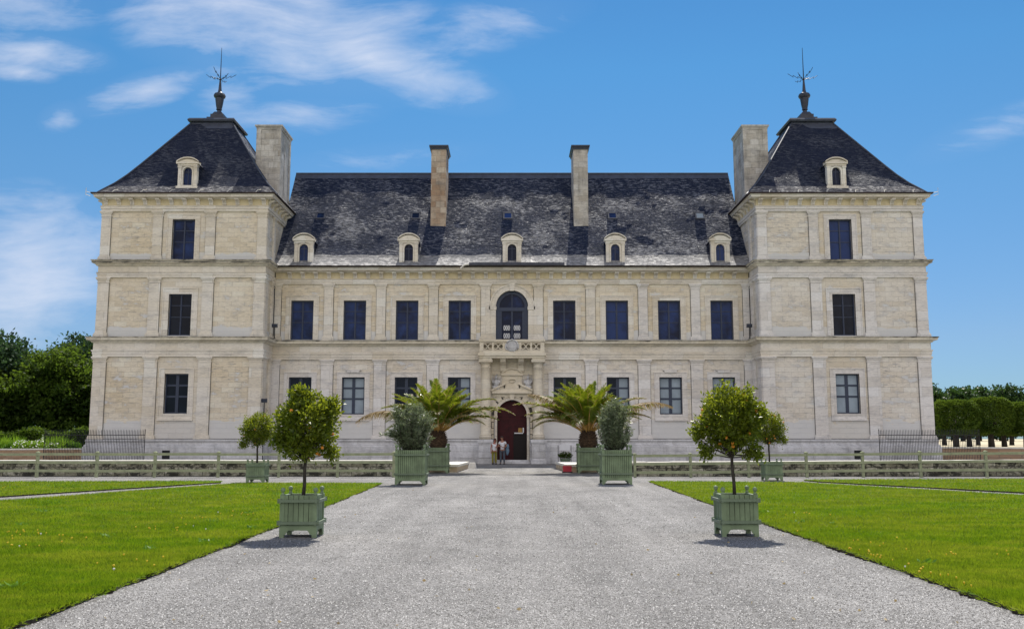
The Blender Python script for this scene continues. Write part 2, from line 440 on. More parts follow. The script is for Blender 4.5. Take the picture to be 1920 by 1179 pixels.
def lawnmat():
    m, t, p = newmat('mown lawn')
    oc = objco(t)
    a = t.noise(t.mapping(oc, scale=(.55, .8, 1)), 1.0, 5, .62)
    b = t.noise(oc, 9, 6, .75)
    d = t.noise(t.mapping(oc, scale=(1, 1, 1)), 60, 3, .7)
    f = t.math('ADD', t.math('MULTIPLY', a, .55), t.math('ADD', t.math('MULTIPLY', b, .25), t.math('MULTIPLY', d, .2)))
    c = t.mix(t.ramp(f, [(.40, 0.0), (.60, 1.0)]), (.055, .12, .006), (.16, .20, .014))
    c = t.mix(1.0, lawnvar(t, oc, c), (.74, .74, .74), 'MULTIPLY')
    t.link(c, p.inputs['Base Color'])
    p.inputs['Roughness'].default_value = .9
    p.inputs['Specular IOR Level'].default_value = .15
    setbump(t, p, t.math('ADD', b, d), .8, .04)
    return m
M['lawn'] = lawnmat()
def fieldmat(name, c1, c2):
    m, t, p = newmat(name)
    oc = objco(t)
    a = t.noise(oc, .15, 6, .65)
    c = t.mix(t.ramp(a, [(.35, 0.0), (.65, 1.0)]), c1, c2)
    t.link(c, p.inputs['Base Color'])
    p.inputs['Roughness'].default_value = .95
    return m
M['field'] = fieldmat('dry pale field', (.44, .37, .24), (.52, .45, .30))
M['garden'] = fieldmat('garden grass', (.09, .20, .012), (.16, .26, .02))
M['terrain'] = fieldmat('terrain', (.14, .16, .07), (.22, .22, .11))

# ------------------------------------------------------------------ mesh helpers
class MB:
    def __init__(s, off=(0, 0, 0)):
        s.v = []; s.f = []; s.mi = []; s.off = off; s.cur = 0
    def add(s, vs, fs):
        b = len(s.v)
        s.v.extend(vs)
        for q in fs:
            s.f.append(tuple(b + i for i in q)); s.mi.append(s.cur)
        return s
    def box(s, x0, x1, y0, y1, z0, z1):
        vs = [(x0, y0, z0), (x1, y0, z0), (x1, y1, z0), (x0, y1, z0), (x0, y0, z1), (x1, y0, z1), (x1, y1, z1), (x0, y1, z1)]
        return s.add(vs, [(0, 3, 2, 1), (4, 5, 6, 7), (0, 1, 5, 4), (1, 2, 6, 5), (2, 3, 7, 6), (3, 0, 4, 7)])
    def frustum(s, cx, cy, z0, z1, a0, b0, a1, b1):
        vs = []
        for z, a, b in ((z0, a0, b0), (z1, a1, b1)):
            vs += [(cx - a, cy - b, z), (cx + a, cy - b, z), (cx + a, cy + b, z), (cx - a, cy + b, z)]
        return s.add(vs, [(0, 3, 2, 1), (4, 5, 6, 7), (0, 1, 5, 4), (1, 2, 6, 5), (2, 3, 7, 6), (3, 0, 4, 7)])
    def prism_x(s, prof, x0, x1):
        """profile list of (y,z) extruded along x"""
        n = len(prof)
        vs = [(x0, y, z) for y, z in prof] + [(x1, y, z) for y, z in prof]
        fs = [(i, (i + 1) % n, n + (i + 1) % n, n + i) for i in range(n)]
        fs += [tuple(range(n - 1, -1, -1)), tuple(range(n, 2 * n))]
        return s.add(vs, fs)
    def prism_y(s, prof, y0, y1):
        """outline list of (x,z), counter-clockwise seen from the front (-y), extruded from y0 back to y1"""
        n = len(prof)
        vs = [(x, y0, z) for x, z in prof] + [(x, y1, z) for x, z in prof]
        fs = [((i + 1) % n, i, n + i, n + (i + 1) % n) for i in range(n)]
        fs += [tuple(range(n)), tuple(range(2 * n - 1, n - 1, -1))]
        return s.add(vs, fs)
    def lathe(s, cx, cy, prof, n=16):
        vs = []; fs = []
        for r, z in prof:
            for i in range(n):
                a = 2 * math.pi * i / n
                vs.append((cx + r * math.cos(a), cy + r * math.sin(a), z))
        for j in range(len(prof) - 1):
            for i in range(n):
                k = (i + 1) % n
                fs.append((j * n + i, j * n + k, (j + 1) * n + k, (j + 1) * n + i))
        fs.append(tuple(range(n - 1, -1, -1)))
        m = (len(prof) - 1) * n
        fs.append(tuple(m + i for i in range(n)))
        return s.add(vs, fs)
    def tube(s, pts, rad, n=6):
        pts = [Vector(p) for p in pts]
        if not isinstance(rad, (list, tuple)): rad = [rad] * len(pts)
        vs = []; fs = []
        for j, p in enumerate(pts):
            d = (pts[min(j + 1, len(pts) - 1)] - pts[max(j - 1, 0)]).normalized()
            a = d.cross(Vector((0.31, 0.2, 1)) if abs(d.z) < .9 else Vector((1, 0.1, 0))).normalized()
            b = d.cross(a)
            for i in range(n):
                th = 2 * math.pi * i / n
                q = p + (a * math.cos(th) + b * math.sin(th)) * rad[j]
                vs.append(tuple(q))
        for j in range(len(pts) - 1):
            for i in range(n):
                k = (i + 1) % n
                fs.append((j * n + i, j * n + k, (j + 1) * n + k, (j + 1) * n + i))
        fs.append(tuple(range(n - 1, -1, -1)))
        m = (len(pts) - 1) * n
        fs.append(tuple(m + i for i in range(n)))
        return s.add(vs, fs)
    def sweep(s, path, prof, closed=False):
        """path: plan polyline, outside on its right; prof: (projection, z) rising"""
        P = [Vector((a, b)) for a, b in path]
        n = len(P); offs = []
        for i in range(n):
            dirs = []
            if i > 0 or closed: dirs.append((P[i] - P[i - 1]).normalized())
            if i < n - 1 or closed: dirs.append((P[(i + 1) % n] - P[i]).normalized())
            nn = [Vector((d.y, -d.x)) for d in dirs]
            if len(nn) == 1: offs.append(nn[0])
            else:
                mm = (nn[0] + nn[1]).normalized()
                offs.append(mm / max(.2, mm.dot(nn[0])))
        k = len(prof); vs = []; fs = []
        for i in range(n):
            for pr, z in prof:
                q = P[i] + offs[i] * pr
                vs.append((q.x, q.y, z))
        for i in range(n if closed else n - 1):
            j = (i + 1) % n
            for a in range(k - 1):
                fs.append((i * k + a, j * k + a, j * k + a + 1, i * k + a + 1))
        if not closed:
            fs.append(tuple(range(k - 1, -1, -1)))
            fs.append(tuple((n - 1) * k + a for a in range(k)))
        return s.add(vs, fs)
    def build(s, name, mat, parent=None, smooth=False, kind=None):
        me = bpy.data.meshes.new(name)
        ox, oy, oz = s.off
        me.from_pydata([(x - ox, y - oy, z - oz) for x, y, z in s.v], [], s.f)
        mats = mat if isinstance(mat, (list, tuple)) else [mat]
        for m in mats: me.materials.append(m)
        if len(mats) > 1:
            me.polygons.foreach_set('material_index', s.mi)
        if smooth:
            me.polygons.foreach_set('use_smooth', [True] * len(me.polygons))
        me.update()
        o = bpy.data.objects.new(name, me)
        COL.objects.link(o)
        if parent: o.parent = parent
        if kind: o['kind'] = kind
        return o

def thing(name, label, cat, loc=(0, 0, 0), rz=0, group=None):
    o = bpy.data.objects.new(name, None)
    COL.objects.link(o)
    o.empty_display_size = .3
    o.location = loc; o.rotation_euler = (0, 0, rz)
    return tag(o, label, cat, group)
def tag(o, label, cat, group=None):
    o['label'] = label; o['category'] = cat
    if group: o['group'] = group
    return o
def dup(root, loc, rz, label, scale=1.0):
    r = root.copy(); COL.objects.link(r)
    r.location = loc; r.rotation_euler = (0, 0, rz); r.scale = (scale,) * 3 if not isinstance(scale, tuple) else scale
    r['label'] = label
    for ch in root.children:
        c = ch.copy(); COL.objects.link(c); c.parent = r
        for g in ch.children:
            d = g.copy(); COL.objects.link(d); d.parent = c
    return r

def npmesh(name, V, F, mats, parent=None, mi=None, smooth=False):
    """V (n,3) float, F (m,k) int"""
    me = bpy.data.meshes.new(name)
    V = np.ascontiguousarray(V, dtype=np.float32); F = np.ascontiguousarray(F, dtype=np.int32)
    m, k = F.shape
    me.vertices.add(len(V)); me.vertices.foreach_set('co', V.ravel())
    me.loops.add(m * k); me.loops.foreach_set('vertex_index', F.ravel())
    me.polygons.add(m)
    me.polygons.foreach_set('loop_start', np.arange(0, m * k, k, dtype=np.int32))
    me.polygons.foreach_set('loop_total', np.full(m, k, dtype=np.int32))
    mats = mats if isinstance(mats, (list, tuple)) else [mats]
    for q in mats: me.materials.append(q)
    if mi is not None: me.polygons.foreach_set('material_index', np.asarray(mi, dtype=np.int32))
    if smooth: me.polygons.foreach_set('use_smooth', np.ones(m, dtype=bool))
    me.update(calc_edges=True); me.validate()
    o = bpy.data.objects.new(name, me)
    COL.objects.link(o)
    if parent: o.parent = parent
    return o

def unit(a):
    return a / np.maximum(np.linalg.norm(a, axis=1, keepdims=True), 1e-9)
def leaves(C, D, L, Wd, rng, fold=.25):
    """one folded rhombic leaf of two triangles-pairs per centre C along direction D"""
    n = len(C)
    D = unit(D)
    rnd = rng.normal(size=(n, 3))
    A = unit(np.cross(D, rnd)); B = np.cross(D, A)
    L = (L * rng.uniform(.7, 1.25, n))[:, None]; Wd = (Wd * rng.uniform(.75, 1.2, n))[:, None]
    V = np.empty((n, 4, 3))
    V[:, 0] = C
    V[:, 1] = C + D * L * .5 + A * Wd * .5 + B * Wd * fold
    V[:, 2] = C + D * L
    V[:, 3] = C + D * L * .5 - A * Wd * .5 + B * Wd * fold
    F = np.arange(n * 4).reshape(n, 4)
    return V.reshape(-1, 3), F

# ================================================================== GROUND
T0, MF = 60.6, 63.0            # front planes of corner pavilions and of the main wing
def sheet(name, pts, z, mat, kind='structure'):
    mb = MB(); mb.add([(x, y, z) for x, y in pts], [tuple(range(len(pts)))])
    o = mb.build(name, mat); o['kind'] = kind
    return o
sheet('ground', [(-2500, -200), (2500, -200), (2500, 4000), (-2500, 4000)], -.06, M['terrain'])
sheet('gravel_court', [(-90, -25), (90, -25), (90, 110), (-90, 110)], 0.0, M['gravel'])
# raised terraces beside the moat
def terrace(name, pts, z, mat):
    mb = MB(); n = len(pts)
    mb.add([(x, y, z) for x, y in pts] + [(x, y, -.5) for x, y in pts],
           [tuple(range(n))] + [(i, n + i, n + (i + 1) % n, (i + 1) % n) for i in range(n)])
    o = mb.build(name, mat); o['kind'] = 'structure'
    return o
terrace('garden_terrace', [(-400, 64.4), (-52, 64.4), (-29.3, 78.4), (-29.3, 1500), (-400, 1500)], .72, M['garden'])
terrace('field_terrace', [(29.3, 1500), (29.3, 78.4), (52, 64.4), (900, 64.4), (900, 1500)], .82, M['field'])
for side, z in ((-1, .78), (1, .88)):
    mb = MB()
    a, b, c = Vector((side * 29.0, 78.2)), Vector((side * 52, 64.0)), Vector((side * 150, 64.0))
    path = [a, b, c] if side > 0 else [c, b, a]
    r = thing('terrace_wall', 'low reddish stone wall with pale top retaining the %s' % ('flower garden on the left' if side < 0 else 'dry field on the right'), 'wall', (side * 52, 64, 0))
    mb = MB(off=(side * 52, 64, 0))
    mb.sweep([tuple(p) for p in path], [(-.5, 0), (0, 0), (0, z), (-.5, z)])
    mb.build('wall_face', M['brickwall'], r)
    mb = MB(off=(side * 52, 64, 0))
    mb.sweep([tuple(p) for p in path], [(-.6, z + .003), (.06, z + .003), (.06, z + .10), (-.6, z + .10)])
    mb.build('coping', M['coping'], r)

# ---- lawns
def ragged(pts, step, amp, keep, rng):
    """subdivide outline edges with a slightly ragged border"""
    out = []
    n = len(pts)
    for i in range(n):
        a = np.array(pts[i], float); b = np.array(pts[(i + 1) % n], float)
        L = np.linalg.norm(b - a)
        if keep[i]:
            out.append(tuple(a)); continue
        k = max(1, int(L / step)); nr = np.array([-(b - a)[1], (b - a)[0]]) / L
        for j in range(k):
            q = a + (b - a) * j / k
            if j: q = q + nr * (rng.normal() * amp + math.sin(j * .13) * amp)
            out.append(tuple(q))
    return out
rg = np.random.default_rng(3)
LAWNS = {
 'near_left': ([(-4.30, -3), (-4.36, 15), (-4.78, 34.6), (-10.0, 34.6), (-13.3, 24.9), (-23.2, -3)], [0, 0, 0, 0, 0, 1]),
 'far_left': ([(-11.2, 36.2), (-34, 35.0), (-34, -3), (-26.3, -3), (-14.6, 26.5), (-10.9, 35.5)][::-1], [0, 0, 1, 1, 0, 0]),
 'near_right': ([(4.75, -3), (29.8, -3), (14.7, 27.2), (10.75, 35.1), (5.25, 36.1), (4.87, 16.7)], [1, 0, 0, 0, 0, 0]),
 'far_right': ([(32.2, -3), (36, -3), (36, 39.2), (20.8, 38.3), (11.5, 37.3), (11.7, 36.0), (15.65, 28.5)], [1, 1, 0, 0, 0, 0, 0]),
}
LZ = .045
lawn_polys = {}
for nm, (pts, keep) in LAWNS.items():
    # make counter-clockwise
    ar = sum(pts[i][0] * pts[(i + 1) % len(pts)][1] - pts[(i + 1) % len(pts)][0] * pts[i][1] for i in range(len(pts)))
    if ar < 0:
        n = len(pts); pts = pts[::-1]; keep = [keep[(n - 2 - i) % n] for i in range(n)]
    rp = ragged(pts, .08, .026, keep, rg)
    lawn_polys[nm] = np.array(pts)
    n = len(rp)
    bm = bmesh.new()
    top = [bm.verts.new((x, y, LZ)) for x, y in rp]
    bot = [bm.verts.new((x, y, -.02)) for x, y in rp]
    f = bm.faces.new(top); f.material_index = 0
    for i in range(n):
        g = bm.faces.new((bot[i], bot[(i + 1) % n], top[(i + 1) % n], top[i])); g.material_index = 1
    bmesh.ops.triangulate(bm, faces=[f])
    me = bpy.data.meshes.new('lawn'); bm.to_mesh(me); bm.free()
    me.materials.append(M['lawn']); me.materials.append(M['soil'])
    o = bpy.data.objects.new('lawn', me); COL.objects.link(o); o['kind'] = 'structure'

def inside(P, poly):
    x, y = P[:, 0], P[:, 1]; n = len(poly); r = np.zeros(len(P), bool)
    for i in range(n):
        x0, y0 = poly[i]; x1, y1 = poly[(i + 1) % n]
        c = (y0 > y) != (y1 > y)
        xx = (x1 - x0) * (y - y0) / (y1 - y0 + 1e-12) + x0
        r ^= c & (x < xx)
    return r
def in_lawn(P, grow=0):
    r = np.zeros(len(P), bool)
    for p in lawn_polys.values(): r |= inside(P, p)
    return r
# grass blades
rng = np.random.default_rng(11)
N = 2100000
uu = rng.random(N)
Y = 1 / (1 / 6.5 - uu * (1 / 6.5 - 1 / 38.5))       # density falls with distance
X = rng.uniform(-.92, .92, N) * Y
P = np.stack([X, Y], 1)
P = P[in_lawn(P)]
n = len(P)
k = P[:, 1] / 9.0
cl = np.array([0.5 + .5 * math.sin(a * 1.7 + math.sin(b * .9) * 2) * math.sin(b * 1.3 + math.sin(a * .7) * 2) for a, b in P[:2000]])
h = rng.uniform(.016, .040, n) * (1 + .18 * k); w = rng.uniform(.0022, .0045, n) * (.6 + .75 * k)
ang = rng.uniform(0, 2 * math.pi, n); ln = rng.uniform(.05, .8, n) * h; la = rng.uniform(0, 2 * math.pi, n)
V = np.empty((n, 3, 3))
V[:, 0, 0] = P[:, 0] - np.cos(ang) * w; V[:, 0, 1] = P[:, 1] - np.sin(ang) * w; V[:, 0, 2] = LZ - .004
V[:, 1, 0] = P[:, 0] + np.cos(ang) * w; V[:, 1, 1] = P[:, 1] + np.sin(ang) * w; V[:, 1, 2] = LZ - .004
V[:, 2, 0] = P[:, 0] + np.cos(la) * ln; V[:, 2, 1] = P[:, 1] + np.sin(la) * ln; V[:, 2, 2] = LZ + h
o = npmesh('grass', V.reshape(-1, 3), np.arange(n * 3).reshape(n, 3), M['grass_blade'])
tag(o, 'short green grass blades covering the mown lawns', 'grass'); o['kind'] = 'stuff'
# tufts hanging over the lawn borders
E_ = []
for nm, poly in lawn_polys.items():
    for i in range(len(poly)):
        a, b = poly[i], poly[(i + 1) % len(poly)]
        L = np.linalg.norm(b - a); m_ = int(L * 130)
        tt = rng.random(m_)[:, None]
        nr = np.array([(b - a)[1], -(b - a)[0]]) / L
        E_.append(np.hstack([a + (b - a) * tt + nr * rng.normal(.004, .030, (m_, 1)), np.tile(nr, (m_, 1))]))
E_ = np.vstack(E_); E_ = E_[(E_[:, 1] > 6) & (np.abs(E_[:, 0]) < .95 * E_[:, 1])]
n = len(E_)
C = np.stack([E_[:, 0], E_[:, 1], np.full(n, LZ - .01)], 1)
D = np.stack([E_[:, 2] * rng.uniform(.2, 1.3, n) + rng.normal(0, .4, n), E_[:, 3] * rng.uniform(.2, 1.3, n) + rng.normal(0, .4, n), rng.uniform(-.1, 1.2, n)], 1)
V, F = leaves(C, D, np.full(n, .055), np.full(n, .007), rng)
o = npmesh('grass_border', V, F, M['grass_blade'])
tag(o, 'longer grass tufts leaning over the lawn edges onto gravel', 'grass'); o['kind'] = 'stuff'
# little yellow and white lawn flowers, broad-leaved weeds
FL = []
for i in range(60):
    y = 1 / rng.uniform(1 / 33, 1 / 7.5); x = rng.uniform(-.6, .6) * y
    for j in range(rng.integers(1, 9)):
        FL.append((x + rng.normal() * .35, y + rng.normal() * .35))
for i in range(26):
    y = rng.uniform(10, 14); FL.append((4.83 + rng.uniform(.03, .25), y))
FL = np.array(FL); FL = FL[in_lawn(FL)]
mbs = {0: MB(), 1: MB()}
for i, (x, y) in enumerate(FL):
    mb = mbs[0 if rng.random() < .93 else 1]
    r = rng.uniform(.009, .018); z = LZ + rng.uniform(.03, .05)
    mb.lathe(x, y, [(r * .3, z - .02), (r, z), (r * .7, z + .008)], 6)
for i, nm in ((0, 'yellow'), (1, 'white')):
    o = mbs[i].build('lawn_flowers', M['petal_yellow' if i == 0 else 'petal'])
    tag(o, 'tiny %s flowers scattered in the mown lawns' % nm, 'flowers'); o['kind'] = 'stuff'
wl = []
wc = []
for i in range(34):
    y = rng.uniform(7.5, 22); x = rng.uniform(-.58, .58) * y
    if not in_lawn(np.array([[x, y]]))[0]: continue
    m_ = 14
    a = rng.uniform(0, 6.28, m_)
    wc.append(np.stack([x + rng.normal(0, .05, m_), y + rng.normal(0, .05, m_), np.full(m_, LZ + .005)], 1))
    wl.append(np.stack([np.cos(a), np.sin(a), rng.uniform(.1, .8, m_)], 1))
wc = np.vstack(wc); wl = np.vstack(wl)
V, F = leaves(wc, wl, np.full(len(wc), .11), np.full(len(wc), .035), rng)
o = npmesh('lawn_weeds', V, F, M['leaf_box'])
tag(o, 'flat rosettes of broad leaved weeds in the lawns', 'weeds'); o['kind'] = 'stuff'
# loose chips on the gravel
N = 230000
uu = rng.random(N)
Y = 1 / (1 / 6.3 - uu * (1 / 6.3 - 1 / 30)); X = rng.uniform(-.62, .62, N) * Y
P = np.stack([X, Y], 1); P = P[~in_lawn(P)]
n = len(P)
s_ = rng.uniform(.0035, .0090, n) * (.75 + P[:, 1] / 22.0)
a0 = rng.uniform(0, 6.28, n)
V = np.empty((n, 5, 3))
for j in range(4):
    rr = s_ * rng.uniform(.55, 1.25, n)
    V[:, j, 0] = P[:, 0] + np.cos(a0 + j * math.pi / 2) * rr
    V[:, j, 1] = P[:, 1] + np.sin(a0 + j * math.pi / 2) * rr
    V[:, j, 2] = rng.uniform(-.3, .35, n) * s_
V[:, 4, 0] = P[:, 0] + rng.normal(0, .3, n) * s_; V[:, 4, 1] = P[:, 1] + rng.normal(0, .3, n) * s_; V[:, 4, 2] = s_ * rng.uniform(.5, 1.0, n)
b = np.arange(n)[:, None] * 5
F = np.concatenate([b + np.array([[j, (j + 1) % 4, 4]]) for j in range(4)], 0)
o = npmesh('gravel_chips', V.reshape(-1, 3), F, M['chips'])
tag(o, 'loose pale and dark limestone chips lying on the path', 'gravel'); o['kind'] = 'stuff'

# ================================================================== CHATEAU
CO = (0, 66, 0)
ch = thing('chateau', 'long pale limestone renaissance castle with two square corner pavilions and slate roofs', 'castle', CO)
def B(): return MB(off=CO)

def wall_front(mb, x0, x1, z0, z1, y, holes, depth=.32, seg=14):
    """wall facing -y with openings: (xa, xb, za, zb, arched)"""
    xs = sorted({x0, x1, *[h[0] for h in holes], *[h[1] for h in holes]})
    zs = sorted({z0, z1, *[h[2] for h in holes], *[h[3] for h in holes]})
    for i in range(len(xs) - 1):
        for j in range(len(zs) - 1):
            cx, cz = (xs[i] + xs[i + 1]) / 2, (zs[j] + zs[j + 1]) / 2
            if any(h[0] < cx < h[1] and h[2] < cz < h[3] for h in holes): continue
            a, b, c, d = xs[i], xs[i + 1], zs[j], zs[j + 1]
            mb.add([(a, y, c), (b, y, c), (b, y, d), (a, y, d)], [(0, 1, 2, 3)])
    for (a, b, c, d, arch) in holes:
        yb = y + depth
        if not arch:
            mb.add([(a, y, c), (a, yb, c), (a, yb, d), (a, y, d)], [(0, 1, 2, 3)])
            mb.add([(b, y, c), (b, y, d), (b, yb, d), (b, yb, c)], [(0, 1, 2, 3)])
            mb.add([(a, y, d), (a, yb, d), (b, yb, d), (b, y, d)], [(0, 1, 2, 3)])
        else:
            r = (b - a) / 2; cx = (a + b) / 2; sp = d - r
            mb.add([(a, y, c), (a, yb, c), (a, yb, sp), (a, y, sp)], [(0, 1, 2, 3)])
            mb.add([(b, y, c), (b, y, sp), (b, yb, sp), (b, yb, c)], [(0, 1, 2, 3)])
            arc = [(cx - r * math.cos(math.pi * k / (2 * seg)), sp + r * math.sin(math.pi * k / (2 * seg))) for k in range(2 * seg + 1)]
            for k in range(2 * seg):
                (p, q), (s_, w) = arc[k], arc[k + 1]
                mb.add([(p, y, q), (p, yb, q), (s_, yb, w), (s_, y, w)], [(0, 1, 2, 3)])
                cr = (a, y, d) if k < seg else (b, y, d)
                mb.add([(p, y, q), (s_, y, w), cr], [(0, 1, 2)])
        mb.add([(a, y, c), (b, y, c), (b, yb, c), (a, yb, c)], [(0, 1, 2, 3)])

def rect_ring(mb, xa, xb, za, zb, w, y0, y1, bottom=True, ww=None):
    """rectangular frame of bar width w just OUTSIDE (w>0) the rect, between depths y0<y1"""
    mb.box(xa - w, xa, y0, y1, za - (w if bottom else 0), zb + w)
    mb.box(xb, xb + w, y0, y1, za - (w if bottom else 0), zb + w)
    mb.box(xa, xb, y0, y1, zb, zb + w)
    if bottom: mb.box(xa, xb, y0, y1, za - w, za)

def window(cx, w, z0, z1, yf, style, surround='cornice', sw=.34, depth=.30, panes=(.27, .55), smat=None, lab=None):
    """navy casement in its stone surround; style picks the glass"""
    a, b = cx - w / 2, cx + w / 2
    y = yf + depth - .06
    heavy = surround == 'full'
    fw = .085; cw = .10 if heavy else .05
    mb = B()
    mb.box(a, a + fw, y - .06, y + .06, z0, z1); mb.box(b - fw, b, y - .06, y + .06, z0, z1)
    mb.box(a + fw, b - fw, y - .06, y + .06, z0, z0 + fw); mb.box(a + fw, b - fw, y - .06, y + .06, z1 - fw, z1)
    mb.box(cx - cw, cx + cw, y - .045, y + .05, z0 + fw, z1 - fw)
    if not heavy:
        mb.box(cx - .02, cx + .02, y - .062, y - .046, z0 + fw, z1 - fw)
    th = .06 if heavy else .022
    for p in panes:
        zz = z1 - (z1 - z0) * p
        mb.box(a + fw, cx - cw, y - .035, y + .04, zz - th, zz + th)
        mb.box(cx + cw, b - fw, y - .035, y + .04, zz - th, zz + th)
    f = mb.build('window', M['frame_ground' if heavy else 'frame_navy'], ch)
    if lab: f['label'] = lab
    g = B(); g.box(a + fw - .01, b - fw + .01, y, y + .02, z0 + fw - .01, z1 - fw + .01)
    pm = {'navy': 'glass_navy', 'dark': 'glass_dark', 'blind': 'glass_blind', 'green': 'glass_green'}
    g.build('pane', M[pm[style.split('+')[0]]], f)
    if '+' in style:       # lower pane covered by a blind on one side
        g = B(); g.box(cx + cw, b - fw, y - .012, y - .004, z0 + fw, z1 - fw)
        g.build('blind', M['glass_blind'], f)
    s_ = B()
    st = M[smat] if smat else M['dressed']
    full = surround == 'full'
    rect_ring(s_, a, b, z0, z1, .11, yf - .05, yf + .10, full)
    rect_ring(s_, a - .11, b + .11, z0 - (.11 if full else 0), z1 + .11, sw - .17, yf - .035, yf + .02, full)
    rect_ring(s_, a - (sw - .06), b + (sw - .06), z0 - ((sw - .06) if full else 0), z1 + sw - .06, .06, yf - .075, yf + .02, full)
    if full:
        s_.box(a - sw - .02, b + sw + .02, yf - .11, yf + .02, z0 - sw - .10, z0 - sw - .003)
    s_.build('surround', st, f)
    return f

def pilaster(cx, w, z0, z1, yf, proj=.11, side=0, mat='dressed', order=0):
    """flat pilaster with moulded base and capital on a wall facing -y, or facing side*x at plane yf"""
    mb = B()
    def bx(hw, pr, a, b):
        if side == 0: mb.box(cx - hw, cx + hw, yf - pr, yf + .02, a, b)
        else:
            xa, xb = sorted((yf - side * .02, yf + side * pr))
            mb.box(xa, xb, cx - hw, cx + hw, a, b)
    h = w / 2
    bx(h + .10, proj + .09, z0, z0 + .13)
    bx(h + .075, proj + .065, z0 + .13, z0 + .20)
    bx(h + .03, proj + .03, z0 + .20, z0 + .28)
    bx(h, proj, z0 + .28, z1 - .36)
    bx(h + .035, proj + .03, z1 - .36, z1 - .31)
    bx(h, proj, z1 - .31, z1 - .21)
    bx(h + .04, proj + .04, z1 - .21, z1 - .15)
    bx(h + .075, proj + .07, z1 - .15, z1 - .09)
    bx(h + .11, proj + .10, z1 - .09, z1)
    mb.cur = 1  # dark strips: joint dirt plus painted shade in the crease beside the shaft
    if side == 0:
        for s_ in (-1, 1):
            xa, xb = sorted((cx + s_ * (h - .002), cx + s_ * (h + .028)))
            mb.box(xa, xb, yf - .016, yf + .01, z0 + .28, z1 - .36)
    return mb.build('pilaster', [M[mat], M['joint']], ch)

ZP, Z1a, Z1b, Z2a, Z2b, Z3a, Z3b = 1.62, 6.93, 8.24, 12.15, 13.32, 16.60, 17.50
TX = 21.72                     # centre of a corner pavilion
TH = 5.42                      # half width of its wall
TD = 72.4                      # rear plane
WIN_L = {'g': 'dark', 'f': 'dark', 's': 'navy'}
for side in (-1, 1):
    cx = side * TX
    a, b = cx - TH, cx + TH
    wc = cx + .04 * side
    mat_g, mat_f = ('ashlar_warm', 'ashlar_warm') if side < 0 else ('ashlar_pale', 'ashlar_pale')
    mb = B()
    wall_front(mb, a, b, -.05, 7.0, T0, [(wc - .77, wc + .77, 3.25, 5.82, False)])
    wall_front(mb, a, b, 7.0, 12.3, T0, [(wc - .75, wc + .75, 8.31, 11.05, False)])
    wall_front(mb, a, b, 12.3, 17.7, T0, [(wc - .75, wc + .75, 13.33, 16.06, False)])
    for xx in (a, b):
        mb.add([(xx, T0, -.05), (xx, TD, -.05), (xx, TD, 17.7), (xx, T0, 17.7)], [(0, 1, 2, 3)])
    mb.add([(a, TD, -.05), (b, TD, -.05), (b, TD, 17.7), (a, TD, 17.7)], [(0, 1, 2, 3)])
    w_ = mb.build('pavilion_wall', M[mat_g], ch)
    w_['label'] = ('yellowish' if side < 0 else 'greyish') + ' coursed stone wall of the %s corner pavilion' % ('left' if side < 0 else 'right')
    # smoother bay of dressed stone round each pavilion window
    mb = B()
    for z0, z1, wz0, wz1, ww in ((1.62, 6.93, 3.25, 5.82, .77), (8.24, 12.15, 8.31, 11.05, .75), (13.32, 16.6, 13.33, 16.06, .75)):
        wall_front(mb, wc - 1.42, wc + 1.42, z0, z1, T0 - .012, [(wc - ww, wc + ww, wz0, wz1, False)], depth=.01)
        mb.build('window_bay', M['ashlar_mid'], ch); mb = B()
    dm = 'dressed' if side < 0 else 'dressed_grey'
    for z0, z1, w, pr in ((ZP, Z1a, .82, .12), (Z1b, Z2a, .72, .11), (Z2b, Z3a, .62, .10)):
        hw = TH - w / 2 + .06 + pr * 0
        for q in (-hw, -1.75, 1.75, hw):
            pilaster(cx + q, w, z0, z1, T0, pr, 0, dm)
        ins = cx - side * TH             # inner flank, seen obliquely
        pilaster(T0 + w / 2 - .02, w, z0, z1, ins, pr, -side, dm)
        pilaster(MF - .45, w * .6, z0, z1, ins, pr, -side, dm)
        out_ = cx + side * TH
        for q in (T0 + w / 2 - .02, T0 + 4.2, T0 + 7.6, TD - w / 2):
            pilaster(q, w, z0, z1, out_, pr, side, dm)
    gs = ('dark', 'dark', 'navy') if side < 0 else ('blind', 'dark', 'navy')
    window(wc, 1.54, 3.25, 5.82, T0, gs[0], 'full', .36, smat=dm, panes=(.29, .57))
    window(wc, 1.50, 8.31, 11.05, T0, gs[1], 'cornice', .40, smat=dm, lab=None)
    window(wc, 1.50, 13.33, 16.06, T0, gs[2], 'cornice', .34, smat=dm)
    # basement air hole
    mb = B(); vx = side * 22.1
    rect_ring(mb, vx - .19, vx + .19, .42, .86, .05, T0 - .37, T0 - .30)
    mb.box(vx - .19, vx + .19, T0 - .345, T0 - .32, .42, .86)
    mb.build('basement_vent', M['iron'], ch)

